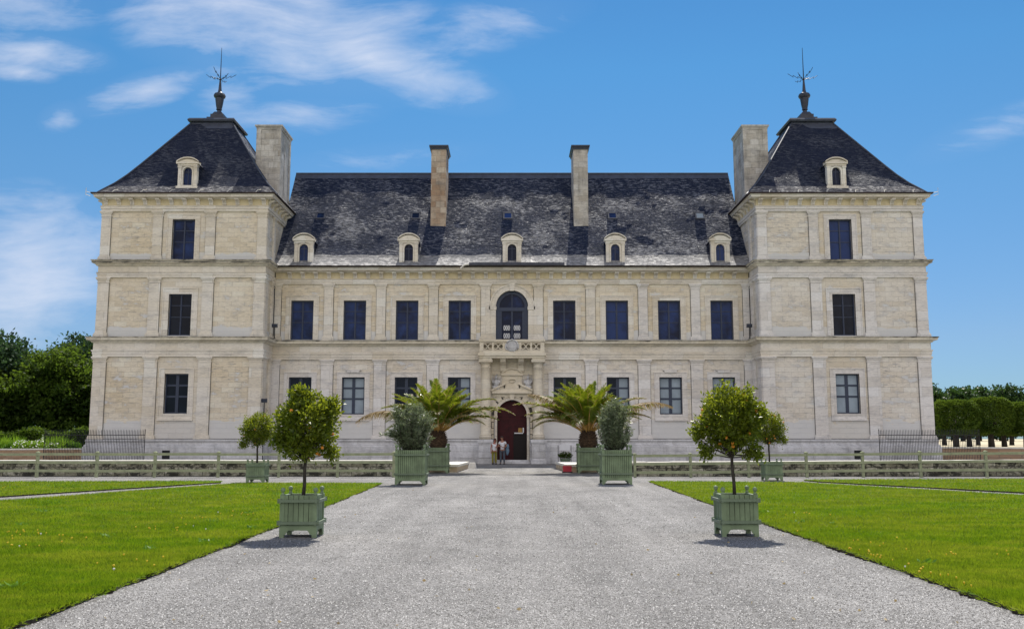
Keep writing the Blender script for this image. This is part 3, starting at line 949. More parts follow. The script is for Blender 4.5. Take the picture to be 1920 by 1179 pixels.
# ---- main wing walls
mwx = TX - TH
holes_g = [(s * q - .765, s * q + .765, 3.26, 5.75, False) for q in (3.56, 7.14, 10.70, 14.28) for s in (-1, 1)]
holes_f = [(s * q - .765, s * q + .765, 8.28, 10.97, False) for q in (3.56, 7.14, 10.70, 14.28) for s in (-1, 1)]
mb = B()
wall_front(mb, -mwx, mwx, -.05, 7.0, MF, holes_g + [(-1.0, 1.0, .25, 4.22, True)], depth=.5)
mb.build('wing_wall', M['ashlar_pale'], ch)
mb = B()
wall_front(mb, -mwx, mwx, 7.0, 13.2, MF, holes_f + [(-1.10, 1.10, 8.0, 11.67, True)], depth=.5)
mb.build('wing_wall', M['ashlar_warm'], ch)
for s in (-1, 1):
    for q in (1.80, 5.35, 8.92, 12.49, 15.98):
        dm = 'dressed' if s * q < 6 else 'dressed_grey'
        if q > 1.9:
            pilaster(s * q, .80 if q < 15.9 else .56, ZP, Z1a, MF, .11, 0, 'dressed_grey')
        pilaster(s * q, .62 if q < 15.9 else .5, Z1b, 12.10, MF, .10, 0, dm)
GST = {-14.28: 'dark', -10.70: 'blind', -7.14: 'dark', -3.56: 'dark+b', 3.56: 'green', 7.14: 'dark+b', 10.70: 'blind', 14.28: 'blind'}
for q, st in GST.items():
    window(q, 1.53, 3.26, 5.75, MF, st, 'full', .34, depth=.30, smat='dressed_grey', panes=(.29, .58))
    if st == 'blind':
        mb = B()
        mb.box(q - .42, q + .42, MF - .13, MF - .078, 6.06, 6.22)
        mb.box(q - .55, q + .55, MF - .10, MF - .005, 6.22, 6.27)
        mb.build('keystone', M['dressed_grey'], ch)
    window(q, 1.53, 8.28, 10.97, MF, 'navy', 'cornice', .36, depth=.28)
# tall arched window
def arch_pts(cx, r, zs, n=24, a0=0.0, a1=math.pi):
    return [(cx + r * math.cos(a0 + (a1 - a0) * k / n), zs + r * math.sin(a0 + (a1 - a0) * k / n)) for k in range(n + 1)]
def arch_ring(mb, cx, r0, r1, zs, zb, y0, y1, n=24):
    """ring band of an arch plus its straight jambs down to zb"""
    A = [(cx + r0, zb)] + arch_pts(cx, r0, zs, n) + [(cx - r0, zb)]
    O = [(cx + r1, zb)] + arch_pts(cx, r1, zs, n) + [(cx - r1, zb)]
    m = len(A)
    vs = [(x, y0, z) for x, z in A] + [(x, y0, z) for x, z in O] + [(x, y1, z) for x, z in A] + [(x, y1, z) for x, z in O]
    fs = []
    for i in range(m - 1):
        fs += [(i, m + i, m + i + 1, i + 1), (2 * m + i, 2 * m + i + 1, 3 * m + i + 1, 3 * m + i), (i, i + 1, 2 * m + i + 1, 2 * m + i), (m + i, 3 * m + i, 3 * m + i + 1, m + i + 1)]
    fs += [(0, 2 * m, 3 * m, m), (m - 1, 2 * m - 1, 4 * m - 1, 3 * m - 1)]
    mb.add(vs, fs)
zs = 10.57
yw = MF + .30
mb = B()
arch_ring(mb, 0, .86, 1.095, zs, 8.0, yw - .08, yw + .10)
mb.box(-.86, .86, yw - .09, yw + .08, 10.28, 10.52)
mb.box(-.05, .05, yw - .05, yw + .06, 8.0, 10.28)
mb.box(-.03, .03, yw - .04, yw + .05, 10.52, zs + .86)
mb.box(-.86, -.70, yw - .05, yw + .06, 8.0, 10.28); mb.box(.70, .86, yw - .05, yw + .06, 8.0, 10.28)
aw = mb.build('arched_window', M['frame_navy'], ch)
mb = B(); mb.prism_y([(-.87, 8.0), (.87, 8.0)] + arch_pts(0, .87, zs), yw + .01, yw + .03)
mb.build('pane', M['glass_navy'], aw)
mb = B()      # pale lattice panels low in the leaves
for x0 in (-.58, .12):
    for z0 in (8.42, 8.96):
        mb.box(x0, x0 + .44, yw - .012, yw - .004, z0, z0 + .34)
        mb.build('lattice_pane', M['white'], aw); mb = B()
mb = B()
for x0 in (-.58, .12):
    for z0 in (8.42, 8.96):
        for k in range(3):
            c_ = x0 + .0733 + k * .1467
            for sg in (-1, 1):
                mb.add([(c_ - sg * .0733 - .014, yw - .022, z0), (c_ - sg * .0733 + .014, yw - .022, z0), (c_ + sg * .0733 + .014, yw - .022, z0 + .34), (c_ + sg * .0733 - .014, yw - .022, z0 + .34)], [(0, 1, 2, 3)])
        mb.build('lattice_bars', M['frame_navy'], aw); mb = B()
mb = B()
arch_ring(mb, 0, 1.10, 1.24, zs, zs, MF - .07, MF + .08)
arch_ring(mb, 0, 1.24, 1.44, zs, zs, MF - .05, MF + .02)
arch_ring(mb, 0, 1.44, 1.52, zs, zs, MF - .10, MF + .02)
for s in (-1, 1):
    xa, xb = sorted((s * 1.10, s * 1.50))
    mb.box(xa, xb, MF - .055, MF + .02, 8.24, zs - .22)
    mb.box(min(s * 1.06, s * 1.56), max(s * 1.06, s * 1.56), MF - .10, MF + .10, zs - .22, zs - .003)
mb.prism_y([(-.13, zs + 1.06), (.13, zs + 1.06), (.19, zs + 1.54), (-.19, zs + 1.54)], MF - .14, MF + .02)
mb.build('surround', M['dressed'], aw)

# ---- plinth, entablatures
pl = [(-.05, -.05), (.34, -.05), (.34, 1.12), (.30, 1.16), (.26, 1.26), (.20, 1.30), (.20, 1.46), (.24, 1.48), (.24, 1.56), (.16, ZP), (-.05, ZP)]
oL = [(-TX - TH, TD), (-TX - TH, T0), (-mwx, T0), (-mwx, MF), (-1.18, MF)]
oR = [(1.18, MF), (mwx, MF), (mwx, T0), (TX + TH, T0), (TX + TH, TD)]
full = oL[:-1] + oR[1:]
mb = B(); mb.sweep(oL, pl); mb.sweep(oR, pl)
mb.build('plinth', M['plinth'], ch)
for pth in (oL, oR):  # dark strips paint in the shade lines of the plinth moulding
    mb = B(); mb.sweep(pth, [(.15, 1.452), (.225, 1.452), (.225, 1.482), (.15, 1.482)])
    mb.build('plinth_shade_line', M['joint'], ch)
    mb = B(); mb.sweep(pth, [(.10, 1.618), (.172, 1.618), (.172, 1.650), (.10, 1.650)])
    mb.build('plinth_shade_line', M['joint'], ch)
e1 = [(-.05, Z1a), (.13, Z1a), (.13, 7.08), (.16, 7.09), (.16, 7.26), (.20, 7.27), (.22, 7.36), (.12, 7.38), (.12, 7.84)]
mb = B(); mb.sweep(full, e1 + [(-.05, 7.84)]); mb.build('frieze', M['dressed'], ch)
c1 = [(-.05, 7.843), (.20, 7.843), (.24, 7.92), (.38, 7.97), (.46, 8.00), (.46, 8.10), (.52, 8.17), (.52, 8.20), (.10, Z1b), (-.05, Z1b)]
mb = B(); mb.sweep(full, c1); mb.build('cornice', M['cornice'], ch)
for s in (-1, 1):
    cx = s * TX
    ring = [(cx - TH, TD), (cx - TH, T0), (cx + TH, T0), (cx + TH, TD)]
    e2 = [(-.05, Z2a), (.12, Z2a), (.12, 12.29), (.16, 12.30), (.16, 12.42), (.20, 12.48), (.10, 12.50), (.10, 12.90), (-.05, 12.90)]
    c2 = [(-.05, 12.903), (.18, 12.903), (.24, 13.0), (.34, 13.04), (.42, 13.08), (.42, 13.18), (.48, 13.25), (.48, 13.28), (.08, Z2b), (-.05, Z2b)]
    mb = B(); mb.sweep(ring, e2); mb.build('frieze', M['dressed' if s < 0 else 'dressed_grey'], ch)
    mb = B(); mb.sweep(ring, c2); mb.build('cornice', M['cornice'], ch)
    e3 = [(-.05, Z3a), (.11, Z3a), (.11, 16.72), (.15, 16.74), (.15, 16.86), (.19, 16.94), (.09, 16.97), (.09, 17.40), (-.05, 17.40)]
    c3 = [(-.05, 17.403), (.20, 17.403), (.26, 17.46), (.50, 17.48), (.50, 17.58), (.58, 17.66), (-.05, 17.66)]
    mb = B(); mb.sweep(ring, e3); mb.build('frieze', M['dressed' if s < 0 else 'dressed_grey'], ch)
    mb = B(); mb.sweep(ring, [(.05, 16.985), (.096, 16.985), (.096, 17.399), (.05, 17.399)]); mb.build('eaves_frieze', M['frieze_warm'], ch)
    mb = B(); mb.sweep(ring, c3)
    # scrolled brackets below the eaves
    def bracket(mb, x, y, z0, z1, pr, w, face):
        prof = [(0, z0), (-.07, z0 + .02), (-.10, z0 + .14), (-.18, z0 + .24), (-pr, z1 - .08), (-pr, z1), (0, z1)]
        for g in (-1, 0, 1):
            ww = w / 3 - .015
            c_ = g * w / 3
            n = len(prof); vs = []
            for e in (c_ - ww / 2, c_ + ww / 2):
                for p, z in prof:
                    if face == 'y': vs.append((x + e, y + p, z))
                    else: vs.append((x - face * p, y + e, z))
            fs = [(i, (i + 1) % n, n + (i + 1) % n, n + i) for i in range(n)] + [tuple(range(n - 1, -1, -1)), tuple(range(n, 2 * n))]
            mb.add(vs, fs)
    for k in range(13):
        bracket(mb, cx + (k - 6) * .875, T0 - .07, 16.99, 17.40, .40, .27, 'y')
    for k in range(13):
        for fs_ in (-1, 1):
            bracket(mb, cx + fs_ * (TH + .07), T0 + .25 + k * .9, 16.99, 17.40, .40, .27, fs_)
    mb.build('bracket_cornice', M['dressed'], ch)
    mb = B(); gr = [(cx - TH - .62, TD), (cx - TH - .62, T0 - .62), (cx + TH + .62, T0 - .62), (cx + TH + .62, TD)]
    mb.sweep(gr, [(-.10, 17.66), (.02, 17.66), (.05, 17.72), (.03, 17.76), (-.10, 17.76)])
    mb.build('gutter', M['gutter'], ch)
e2m = [(-.05, 12.10), (.11, 12.10), (.11, 12.22), (.15, 12.23), (.15, 12.36), (.19, 12.42), (.09, 12.45), (.09, 12.88), (-.05, 12.88)]
mb = B(); mb.sweep([(-mwx, MF), (mwx, MF)], e2m); mb.build('frieze', M['dressed'], ch)
mb = B(); mb.sweep([(-mwx + .01, MF), (mwx - .01, MF)], [(.05, 12.465), (.096, 12.465), (.096, 12.879), (.05, 12.879)]); mb.build('eaves_frieze', M['frieze_warm'], ch)
mb = B(); mb.sweep([(-mwx, MF), (mwx, MF)], [(-.05, 12.883), (.20, 12.883), (.26, 12.94), (.52, 12.97), (.52, 13.08), (.60, 13.17), (-.05, 13.17)])
for k in range(-17, 18):
    if abs(k * .892) < mwx - .3: bracket(mb, k * .892, MF - .07, 12.47, 12.88, .40, .27, 'y')
mb.build('bracket_cornice', M['dressed'], ch)
mb = B(); mb.tube([(-mwx + .3, MF - .72, 13.22), (0, MF - .72, 13.24), (mwx - .3, MF - .72, 13.22)], .055, 8)
mb.box(-mwx, mwx, MF - .70, MF - .55, 13.173, 13.24)
gt = mb.build('gutter', M['gutter'], ch, smooth=False)
mb = B()
mb.prism_x([(MF - .98, 13.26), (MF - .72, 13.22), (MF - .66, 13.40), (MF - .78, 13.46), (MF - .96, 13.44)], -2.9, 3.55)
mb.build('gutter_trough', M['lead_dark'], ch)
mb = B(); mb.tube([(-2.95, MF - .84, 13.33), (-3.25, MF - .86, 13.26), (-3.48, MF - .95, 13.02)], .05, 8)
mb.build('gutter_spout', M['coping'], ch)
# downpipes in the inner corners
for s in (-1, 1):
    mb = B(); x = s * (mwx - .10)
    mb.tube([(x, MF - .12, 12.9), (x, MF - .12, 8.3)], .045, 8)
    mb.build('downpipe', M['iron'], ch)

# ---- roofs
def rough_grid(mb, A, Bp, nu, amp, rng):
    pass
prof_m = [(62.22, 13.25), (62.75, 13.56), (63.3, 13.98), (63.95, 14.80), (68.5, 21.42)]
# old roofs sag and ripple: a fine grid with slight unevenness
def roof_strip(mb, prof, x0, x1, nx, nsub, amp, f):
    pts = []
    for i in range(len(prof) - 1):
        for j in range(nsub if i == len(prof) - 2 else 2):
            kk = nsub if i == len(prof) - 2 else 2
            t_ = j / kk
            pts.append((prof[i][0] + (prof[i + 1][0] - prof[i][0]) * t_, prof[i][1] + (prof[i + 1][1] - prof[i][1]) * t_))
    pts.append(prof[-1])
    vs = []
    for k in range(nx + 1):
        x = x0 + (x1 - x0) * k / nx
        for i, (y, z) in enumerate(pts):
            d = f(x, z) * (0 if i in (0, len(pts) - 1) else 1)
            vs.append((x, y - d * .6, z + d))
    m = len(pts)
    fs = [(k * m + i, (k + 1) * m + i, (k + 1) * m + i + 1, k * m + i + 1) for k in range(nx) for i in range(m - 1)]
    mb.add(vs, fs)
def sag(x, z): return .045 * mnoise.noise(Vector((x * .35, z * .5, 3))) + .02 * mnoise.noise(Vector((x * 1.3, z * 1.6, 8)))
mb = B()
roof_strip(mb, prof_m, -mwx - .02, mwx + .02, 160, 26, .04, sag)
back = [(2 * 68.5 - y, z) for y, z in prof_m]
roof_strip(mb, back, mwx + .02, -mwx - .02, 30, 8, .04, lambda x, z: 0)
mb.box(-mwx, mwx, 62.8, 74.3, 13.0, 13.2)
rf = mb.build('wing_roof', M['slate'], ch)
mb = B()
k1 = [(62.17, 13.26), (62.73, 13.605), (63.27, 14.02), (63.45, 14.22)]
nx = 120; vs = []
for i in range(nx + 1):
    x = -mwx + 2 * mwx * i / nx
    for y, z in k1: 
        d = .02 * mnoise.noise(Vector((x * 2, z * 2, 1))); e_ = .14 * mnoise.noise(Vector((x * .8, 3, 1))) if z > 14.1 else 0
        vs.append((x, y - d * .5 + e_ * .72, z + d + e_))
m = len(k1)
mb.add(vs, [(k * m + i, (k + 1) * m + i, (k + 1) * m + i + 1, k * m + i + 1) for k in range(nx) for i in range(m - 1)])
mb.build('eaves_slates', M['slate_sunlit'], rf)
mb = B()       # lead sheet on the ridge
sl_ = (21.42 - 14.8) / (68.5 - 63.95)
nn = Vector((-sl_, 1)).normalized()
def onslope(z, lift): 
    y = 63.95 + (z - 14.8) / sl_
    return (y + nn.x * lift, z + nn.y * lift)
a_, b_ = onslope(20.98, .035), onslope(21.42, .035)
mb.add([(-mwx, a_[0], a_[1]), (mwx, a_[0], a_[1]), (mwx, b_[0], b_[1]), (-mwx, b_[0], b_[1])], [(0, 1, 2, 3)])
mb.tube([(-mwx, 68.5, 21.47), (mwx, 68.5, 21.47)], .075, 8)
mb.build('ridge_lead', M['lead'], rf)

hips = [(6.10, 17.72), (5.75, 18.12), (5.15, 18.76), (4.58, 19.50), (4.0, 20.36), (1.42, 24.34)]
for s in (-1, 1):
    cx, cy = s * TX, 66.62
    mb = B()
    prf = hips[:-1] + [(4.0 + (1.42 - 4.0) * k / 12, 20.36 + 3.98 * k / 12) for k in range(1, 13)]
    n = 36
    for side_ in range(4):
        vs = []
        for r, z in prf:
            for k in range(n + 1):
                e = (k / n * 2 - 1) * r
                d = .018 * mnoise.noise(Vector((e * .5 + side_ * 9, z * .6, s * 5))) * (0 if k in (0, n) or r > 6 or r < 1.5 else 1)
                p = (e, -r - d)
                for _ in range(side_): p = (-p[1], p[0])
                vs.append((cx + p[0], cy + p[1], z + d))
        fs = [(i * (n + 1) + k, i * (n + 1) + k + 1, (i + 1) * (n + 1) + k + 1, (i + 1) * (n + 1) + k) for i in range(len(prf) - 1) for k in range(n)]
        mb.add(vs, fs)
    pr = mb.build('pavilion_roof', M['slate_tower'], ch)
    mb = B()
    rr0 = [(6.11, 17.735), (5.76, 18.135), (5.45, 18.46)]
    for side_ in (0, 1, 3):
        vs = []
        for r, z in rr0:
            for k in range(49):
                e = (k / 48 * 2 - 1) * r
                dd = .10 * mnoise.noise(Vector((e * 1.4, 4 + side_, s))) if z > 18.4 else 0
                p = (e, -r + dd * .8 - .012)
                for _ in range(side_): p = (-p[1], p[0])
                vs.append((cx + p[0], cy + p[1], z + dd + .012))
        mb.add(vs, [(i * 49 + k, i * 49 + k + 1, (i + 1) * 49 + k + 1, (i + 1) * 49 + k) for i in range(2) for k in range(48)])
    mb.build('eaves_slates', M['slate_sunlit_t'], pr)
    mb = B()       # lead hips
    for qx in (-1, 1):
        for qy in (-1, 1):
            mb.tube([(cx + qx * r, cy + qy * r, z + .03) for r, z in hips], .06, 6)
    mb.build('hip_lead', M['lead'], pr)
    mb = B()
    mb.frustum(cx, cy, 23.75, 24.16, 1.80, 1.80, 1.54, 1.54)
    mb.frustum(cx, cy, 24.16, 24.34, 1.54, 1.54, 1.50, 1.50)
    mb.frustum(cx, cy, 24.34, 24.46, 1.66, 1.66, 1.72, 1.72)
    mb.frustum(cx, cy, 24.46, 24.60, 1.72, 1.72, 1.62, 1.62)
    mb.frustum(cx, cy, 24.60, 24.85, 1.5, 1.5, .75, .75)
    mb.build('roof_cap', M['lead'], pr)
    fin = B()
    fin.box(cx - .68, cx + .68, cy - .68, cy + .68, 24.72, 25.02)
    fin.box(cx - .48, cx + .48, cy - .48, cy + .48, 25.02, 25.32)
    fin.frustum(cx, cy, 25.32, 25.56, .40, .40, .26, .26)
    fin.lathe(cx, cy, [(.16, 25.5), (.14, 25.72), (.22, 25.78), (.19, 25.86), (.24, 26.1), (.31, 26.6), (.30, 26.66), (.40, 26.74), (.44, 26.86), (.38, 27.0), (.22, 27.08), (.15, 27.16), (.12, 27.3), (.05, 28.2)], 20)
    fo = fin.build('finial', M['lead_dark'], ch)
    sp = B()
    sp.tube([(cx, cy, 27.1), (cx, cy, 28.2), (cx, cy, 30.6)], [.06, .04, .016], 6)
    sp.lathe(cx, cy, [(.03, 28.02), (.09, 28.1), (.09, 28.14), (.03, 28.22)], 8)
    for k in range(6):
        a = (k + .35) * math.pi / 3 + (0 if s < 0 else .5)
        d = Vector((math.cos(a), math.sin(a), 0))
        o_ = Vector((cx, cy, 28.1))
        zz = [(0, 0), (.42, .30), (.38, .14), (.76, .42), (.72, .26), (1.12, .56)] if k % 2 == 0 else [(0, 0), (.40, .12), (.36, -.02), (.72, .20), (.68, .06), (1.0, .28)]
        sp.tube([o_ + d * p + Vector((0, 0, q)) for p, q in zz], .018, 5)
    sp.build('lightning_rod', M['iron'], fo)
    # gutter hooks standing on the eaves
    hk = B()
    for k in range(6):
        x = cx + (k - 2.5) * 1.9
        hk.tube([(x, T0 - .64, 17.70), (x + .12, T0 - .34, 17.98), (x + .3, T0 - .2, 18.05)], .022, 4)
        hk.build('gutter_hook', M['coping'], ch); hk = B()
    e_ = cx + s * 6.1
    hk.tube([(e_, T0 - .6, 17.5), (e_ + s * .3, T0 - .6, 17.6), (e_ + s * .3, T0 - .6, 18.05)], .02, 4)
    hk.tube([(e_, T0 - .6, 17.72), (e_ + s * .3, T0 - .6, 17.8)], .02, 4)
    hk.build('gutter_bracket', M['coping'], ch)

# ---- chimneys
def chimney(x0, x1, y0, y1, z0, z1, mat, stack=False):
    mb = B()
    mb.box(x0, x1, y0, y1, z0, z1 - .30)
    g = .045
    if stack:   # raised corner strips
        for xa, xb in ((x0 - g, x0 + .30), (x1 - .30, x1 + g)):
            mb.box(xa, xb, y0 - g, y0 + .30, z0, z1 - .302)
            mb.box(xa, xb, y1 - .30, y1 + g, z0, z1 - .302)
        mb.box(x0 - .02, x1 + .02, (y0 + y1) / 2 - .2, (y0 + y1) / 2 + .2, z0, z1 - .303)
    mb.box(x0 - .07, x1 + .07, y0 - .07, y1 + .07, z0, z0 + .25) if not stack else None
    c = mb.build('chimney', M[mat], ch)
    cp = B()
    mx, my = (x0 + x1) / 2, (y0 + y1) / 2; a, b = (x1 - x0) / 2, (y1 - y0) / 2
    cp.frustum(mx, my, z1 - .297, z1 - .20, a + .05, b + .05, a + .07, b + .07)
    cp.frustum(mx, my, z1 - .20, z1 - .10, a + .07, b + .07, a + .14, b + .14)
    cp.frustum(mx, my, z1 - .10, z1, a + .15, b + .15, a + .15, b + .15)
    cp.build('chimney_cap', M['lead' if not stack else 'chimney'], c)
    return c
chimney(-5.82, -4.74, 65.25, 67.6, 15.5, 22.62, 'chimney_warm')['label'] = 'narrow rust stained chimney'
chimney(4.42, 5.46, 65.25, 67.6, 15.5, 22.62, 'chimney')['label'] = 'narrow pale chimney'
for s in (-1, 1):
    xa, xb = sorted((s * 16.42, s * 18.08))
    chimney(xa, xb, 64.0, 66.9, 17.0, 23.70, 'chimney', True)

# ---- dormers
def dormer(cx, yf, z0, dw=.62, h=2.15, back=2.6):
    """small arched stone dormer; yf is its front plane"""
    mb = B()
    r = .30; zs_ = z0 + 1.16 - .0
    wall_front(mb, cx - dw, cx + dw, z0, z0 + 1.72, yf, [(cx - r, cx + r, z0 + .22, zs_ + r, True)], depth=.22, seg=8)
    mb.box(cx - dw, cx - dw + .10, yf + .002, yf + .35, z0 + .01, z0 + 1.70)
    mb.box(cx + dw - .10, cx + dw, yf + .002, yf + .35, z0 + .01, z0 + 1.70)
    mb.box(cx - dw - .10, cx + dw + .10, yf - .14, yf + .05, z0 - .08, z0 + .14)
    for s in (-1, 1):
        a, b = sorted((cx + s * (dw - .20), cx + s * (dw + .015)))
        mb.box(a, b, yf - .05, yf + .02, z0 + .14, z0 + 1.44)
        a, b = sorted((cx + s * (dw - .23), cx + s * (dw + .05)))
        mb.box(a, b, yf - .08, yf + .02, z0 + 1.44, z0 + 1.54)
    arch_ring(mb, cx, r, r + .09, zs_, z0 + .22, yf - .04, yf + .02, 12)
    mb.box(cx - dw - .04, cx + dw + .04, yf - .09, yf + .30, z0 + 1.54, z0 + 1.68)
    mb.box(cx - dw - .13, cx + dw + .13, yf - .17, yf + .35, z0 + 1.68, z0 + 1.79)
    # curved pediment
    R_ = dw + .13; hgt = h - 1.79
    rad = (R_ * R_ + hgt * hgt) / (2 * hgt); th = math.asin(R_ / rad)
    arc = [(cx + rad * math.sin(th - 2 * th * k / 14), z0 + 1.79 + hgt - rad + rad * math.cos(th - 2 * th * k / 14)) for k in range(15)]
    mb.prism_y([(cx - R_ + .02, z0 + 1.79)] + [(cx + R_ - .02, z0 + 1.79)] + [(cx + (x - cx) * .9, z0 + 1.79 + (z - z0 - 1.79) * .8) for x, z in arc[1:-1]], yf - .07, yf + .3)
    for k in range(14):
        (xa, za), (xb, zb) = arc[k], arc[k + 1]
        mb.add([(xa, yf - .17, za), (xb, yf - .17, zb), (xb, yf - .17, zb + .075), (xa, yf - .17, za + .075),
                (xa, yf + .35, za), (xb, yf + .35, zb), (xb, yf + .35, zb + .075), (xa, yf + .35, za + .075)],
               [(0, 3, 2, 1), (4, 5, 6, 7), (0, 1, 5, 4), (3, 7, 6, 2)])
    d = mb.build('dormer', M['dressed'], ch)
    g = B(); g.prism_y([(cx - r, z0 + .22), (cx + r, z0 + .22)] + arch_pts(cx, r, zs_, 12), yf + .16, yf + .19)
    p = g.build('pane', M['glass_navy'], d)
    g = B(); g.box(cx - .02, cx + .02, yf + .13, yf + .159, z0 + .22, zs_ + r - .01); g.box(cx - r, cx + r, yf + .135, yf + .155, zs_ - .02, zs_ + .02)
    g.build('window_bars', M['frame_navy'], d)
    # slate body and little roof running back into the slope
    g = B()
    g.box(cx - dw + .02, cx + dw - .02, yf + .352, yf + back, z0 - .2, z0 + 1.70)
    vs = []; m_ = 9
    for yy in (yf + .352, yf + back):
        for k in range(m_):
            aa = math.pi * k / (m_ - 1)
            vs.append((cx + (dw + .04) * math.cos(aa), yy, z0 + 1.70 + .36 * math.sin(aa)))
    g.add(vs, [(k, k + 1, m_ + k + 1, m_ + k) for k in range(m_ - 1)] + [tuple(range(m_ - 1, -1, -1)), tuple(range(m_, 2 * m_))])
    g.build('dormer_roof', M['slate_tower'], d)
for q in (-14.25, -7.07, 0, 7.07, 14.25):
    dormer(q, 62.74, 13.38)
for s in (-1, 1):
    dormer(s * 21.87, 61.14, 18.32, h=2.08)
# ---- skylights
for q in (-13.8, -6.95, -.3, 7.25, 13.55):
    zc = 17.55; y0 = onslope(zc, 0)[0]
    tv = Vector((0, 1 / math.hypot(1, sl_), sl_ / math.hypot(1, sl_))); nv = Vector((0, nn.x, nn.y))
    def loc(a, b, c): 
        p = Vector((q, y0, zc)) + Vector((1, 0, 0)) * a + tv * b + nv * c
        return tuple(p)
    def obox(mb, a0, a1, b0, b1, c0, c1):
        vs = [loc(a, b, c) for c in (c0, c1) for a, b in ((a0, b0), (a1, b0), (a1, b1), (a0, b1))]
        mb.add(vs, [(0, 3, 2, 1), (4, 5, 6, 7), (0, 1, 5, 4), (1, 2, 6, 5), (2, 3, 7, 6), (3, 0, 4, 7)])
    mb = B()
    for a0, a1, b0, b1 in ((-.34, -.24, -.35, .35), (.24, .34, -.35, .35), (-.24, .24, -.35, -.25), (-.36, .36, .25, .42)):
        obox(mb, a0, a1, b0, b1, -.05, .07)
    k_ = mb.build('skylight', M['lead_dark'], ch)
    mb = B(); obox(mb, -.24, .24, -.25, .25, .01, .045); mb.build('pane', M['glass_blind' if q > 13 else 'glass_navy'], k_)

# ---- portal: columns, balcony, door
for s in (-1, 1):
    cx = s * 1.75
    mb = B()
    mb.box(cx - .50, cx + .50, 61.92, MF + .05, -.05, .28)
    mb.box(cx - .44, cx + .44, 61.98, MF + .05, .28, 1.30)
    mb.box(cx - .48, cx + .48, 61.94, MF + .05, 1.30, 1.40)
    mb.box(cx - .52, cx + .52, 61.88, MF + .05, 1.40, 1.60)
    mb.box(cx - .36, cx + .36, 61.955, 61.98, .40, 1.20)
    p = mb.build('pedestal', M['plinth'], ch)
    mb = B()
    prof = [(.40, 1.60), (.40, 1.70), (.43, 1.73), (.43, 1.80), (.37, 1.84), (.39, 1.90), (.39, 1.94), (.335, 1.98)]
    prof += [(.335 - .045 * (k / 8) ** 1.6, 1.98 + 4.35 * k / 8) for k in range(9)]
    prof += [(.33, 6.36), (.33, 6.41), (.29, 6.44), (.29, 6.58), (.37, 6.66), (.42, 6.70)]
    mb.lathe(cx, 62.42, prof, 28)
    c_ = mb.build('column', M['portal'], ch, smooth=True)
    mb = B(); mb.box(cx - .46, cx + .46, 61.95, MF + .02, 6.70, 6.86)
    mb.box(cx - .42, cx + .42, 61.99, MF + .02, 6.86, 6.96)
    mb.build('capital', M['portal'], c_)
    # pilaster behind
    mb = B(); mb.box(cx - .36, cx + .36, MF - .14, MF + .02, ZP, 6.70); mb.build('rear_pilaster', M['portal'], ch)
mb = B()      # balcony slab
mb.box(-2.18, 2.18, 61.92, MF - .20, 6.963, 7.12)
mb.box(-2.26, 2.26, 61.82, MF - .20, 7.12, 7.30)
mb.box(-2.16, 2.16, 61.93, MF - .20, 7.30, 7.40)
bal = mb.build('balcony', M['portal'], ch)
mb = B()      # parapet with pierced interlace
y0, y1 = 61.98, 62.10
mb.box(-2.16, 2.16, y0, y1, 7.40, 7.50); mb.box(-2.22, 2.22, y0 - .06, y1 + .06, 8.06, 8.20)
mb.box(-2.14, 2.14, y0, y1, 7.97, 8.06)
for xa, xb in ((-2.16, -1.90), (-1.30 + .06, -1.30 - .06 + .12), (-.62, -.40), (.40, .62), (1.90, 2.16), (-1.33, -1.22), (1.22, 1.33)):
    if xb > xa: mb.box(xa, xb, y0, y1, 7.50, 7.97)
def ringy(mb, cx, cz, r0, r1, y0, y1, n=18):
    vs = []
    for y in (y0, y1):
        for r in (r0, r1):
            for k in range(n):
                a = 2 * math.pi * k / n
                vs.append((cx + r * math.cos(a), y, cz + r * math.sin(a)))
    fs = []
    for k in range(n):
        j = (k + 1) % n
        fs += [(k, n + k, n + j, j), (2 * n + k, 2 * n + j, 3 * n + j, 3 * n + k), (k, j, 2 * n + j, 2 * n + k), (n + k, 3 * n + k, 3 * n + j, n + j)]
    mb.add(vs, fs)
for c0 in (-1.62, -.92, .92, 1.62):
    for dxx in (-.19, .19):
        ringy(mb, c0 + dxx, 7.735, .135, .185, y0 + .02 + abs(dxx) * .02, y1 - .02)
for xe in (-2.16, 2.04):
    mb.box(xe, xe + .12, y1, MF - .30, 7.40, 8.06)
mb.build('balustrade', M['portal'], bal)
mb = B()      # carved coat of arms shield
for rx, rz, yy, th in ((.40, .40, 61.93, .05), (.33, .34, 61.88, .05), (.22, .25, 61.84, .04)):
    mb.prism_y([(rx * math.cos(a) * (1 + .08 * math.cos(4 * a)), 7.77 + rz * math.sin(a) * (1 + .05 * math.cos(6 * a))) for a in [2 * math.pi * k / 28 for k in range(28)]], yy, 62.0)
for sx in (-1, 1):
    mb.tube([(sx * .30, 61.9, 7.5), (sx * .42, 61.88, 7.6), (sx * .40, 61.86, 7.85), (sx * .30, 61.88, 8.05), (sx * .16, 61.9, 8.14)], .05, 8)
mb.tube([(-.14, 61.88, 8.10), (0, 61.86, 8.20), (.14, 61.88, 8.10)], .055, 8)
mb.build('carved_shield', M['plinth'], bal)
for s in (-1, 1):     # consoles
    mb = B()
    for e in (-.12, 0, .12):
        c0 = s * .60 + e
        prof = [(MF - .10, 6.05), (MF - .22, 6.08), (MF - .30, 6.18), (MF - .30, 6.35), (MF - .40, 6.50), (MF - .66, 6.62), (MF - .86, 6.74), (MF - .92, 6.86), (MF - .86, 6.96), (MF - .10, 6.96)]
        mb.prism_x(prof, c0 - .055, c0 + .055)
    mb.build('console', M['portal'], bal)
mb = B()      # architrave between columns under the balcony
mb.box(-1.38, 1.38, MF - .07, MF + .02, 5.9, 6.955)
mb.build('soffit_panel', M['portal'], ch)
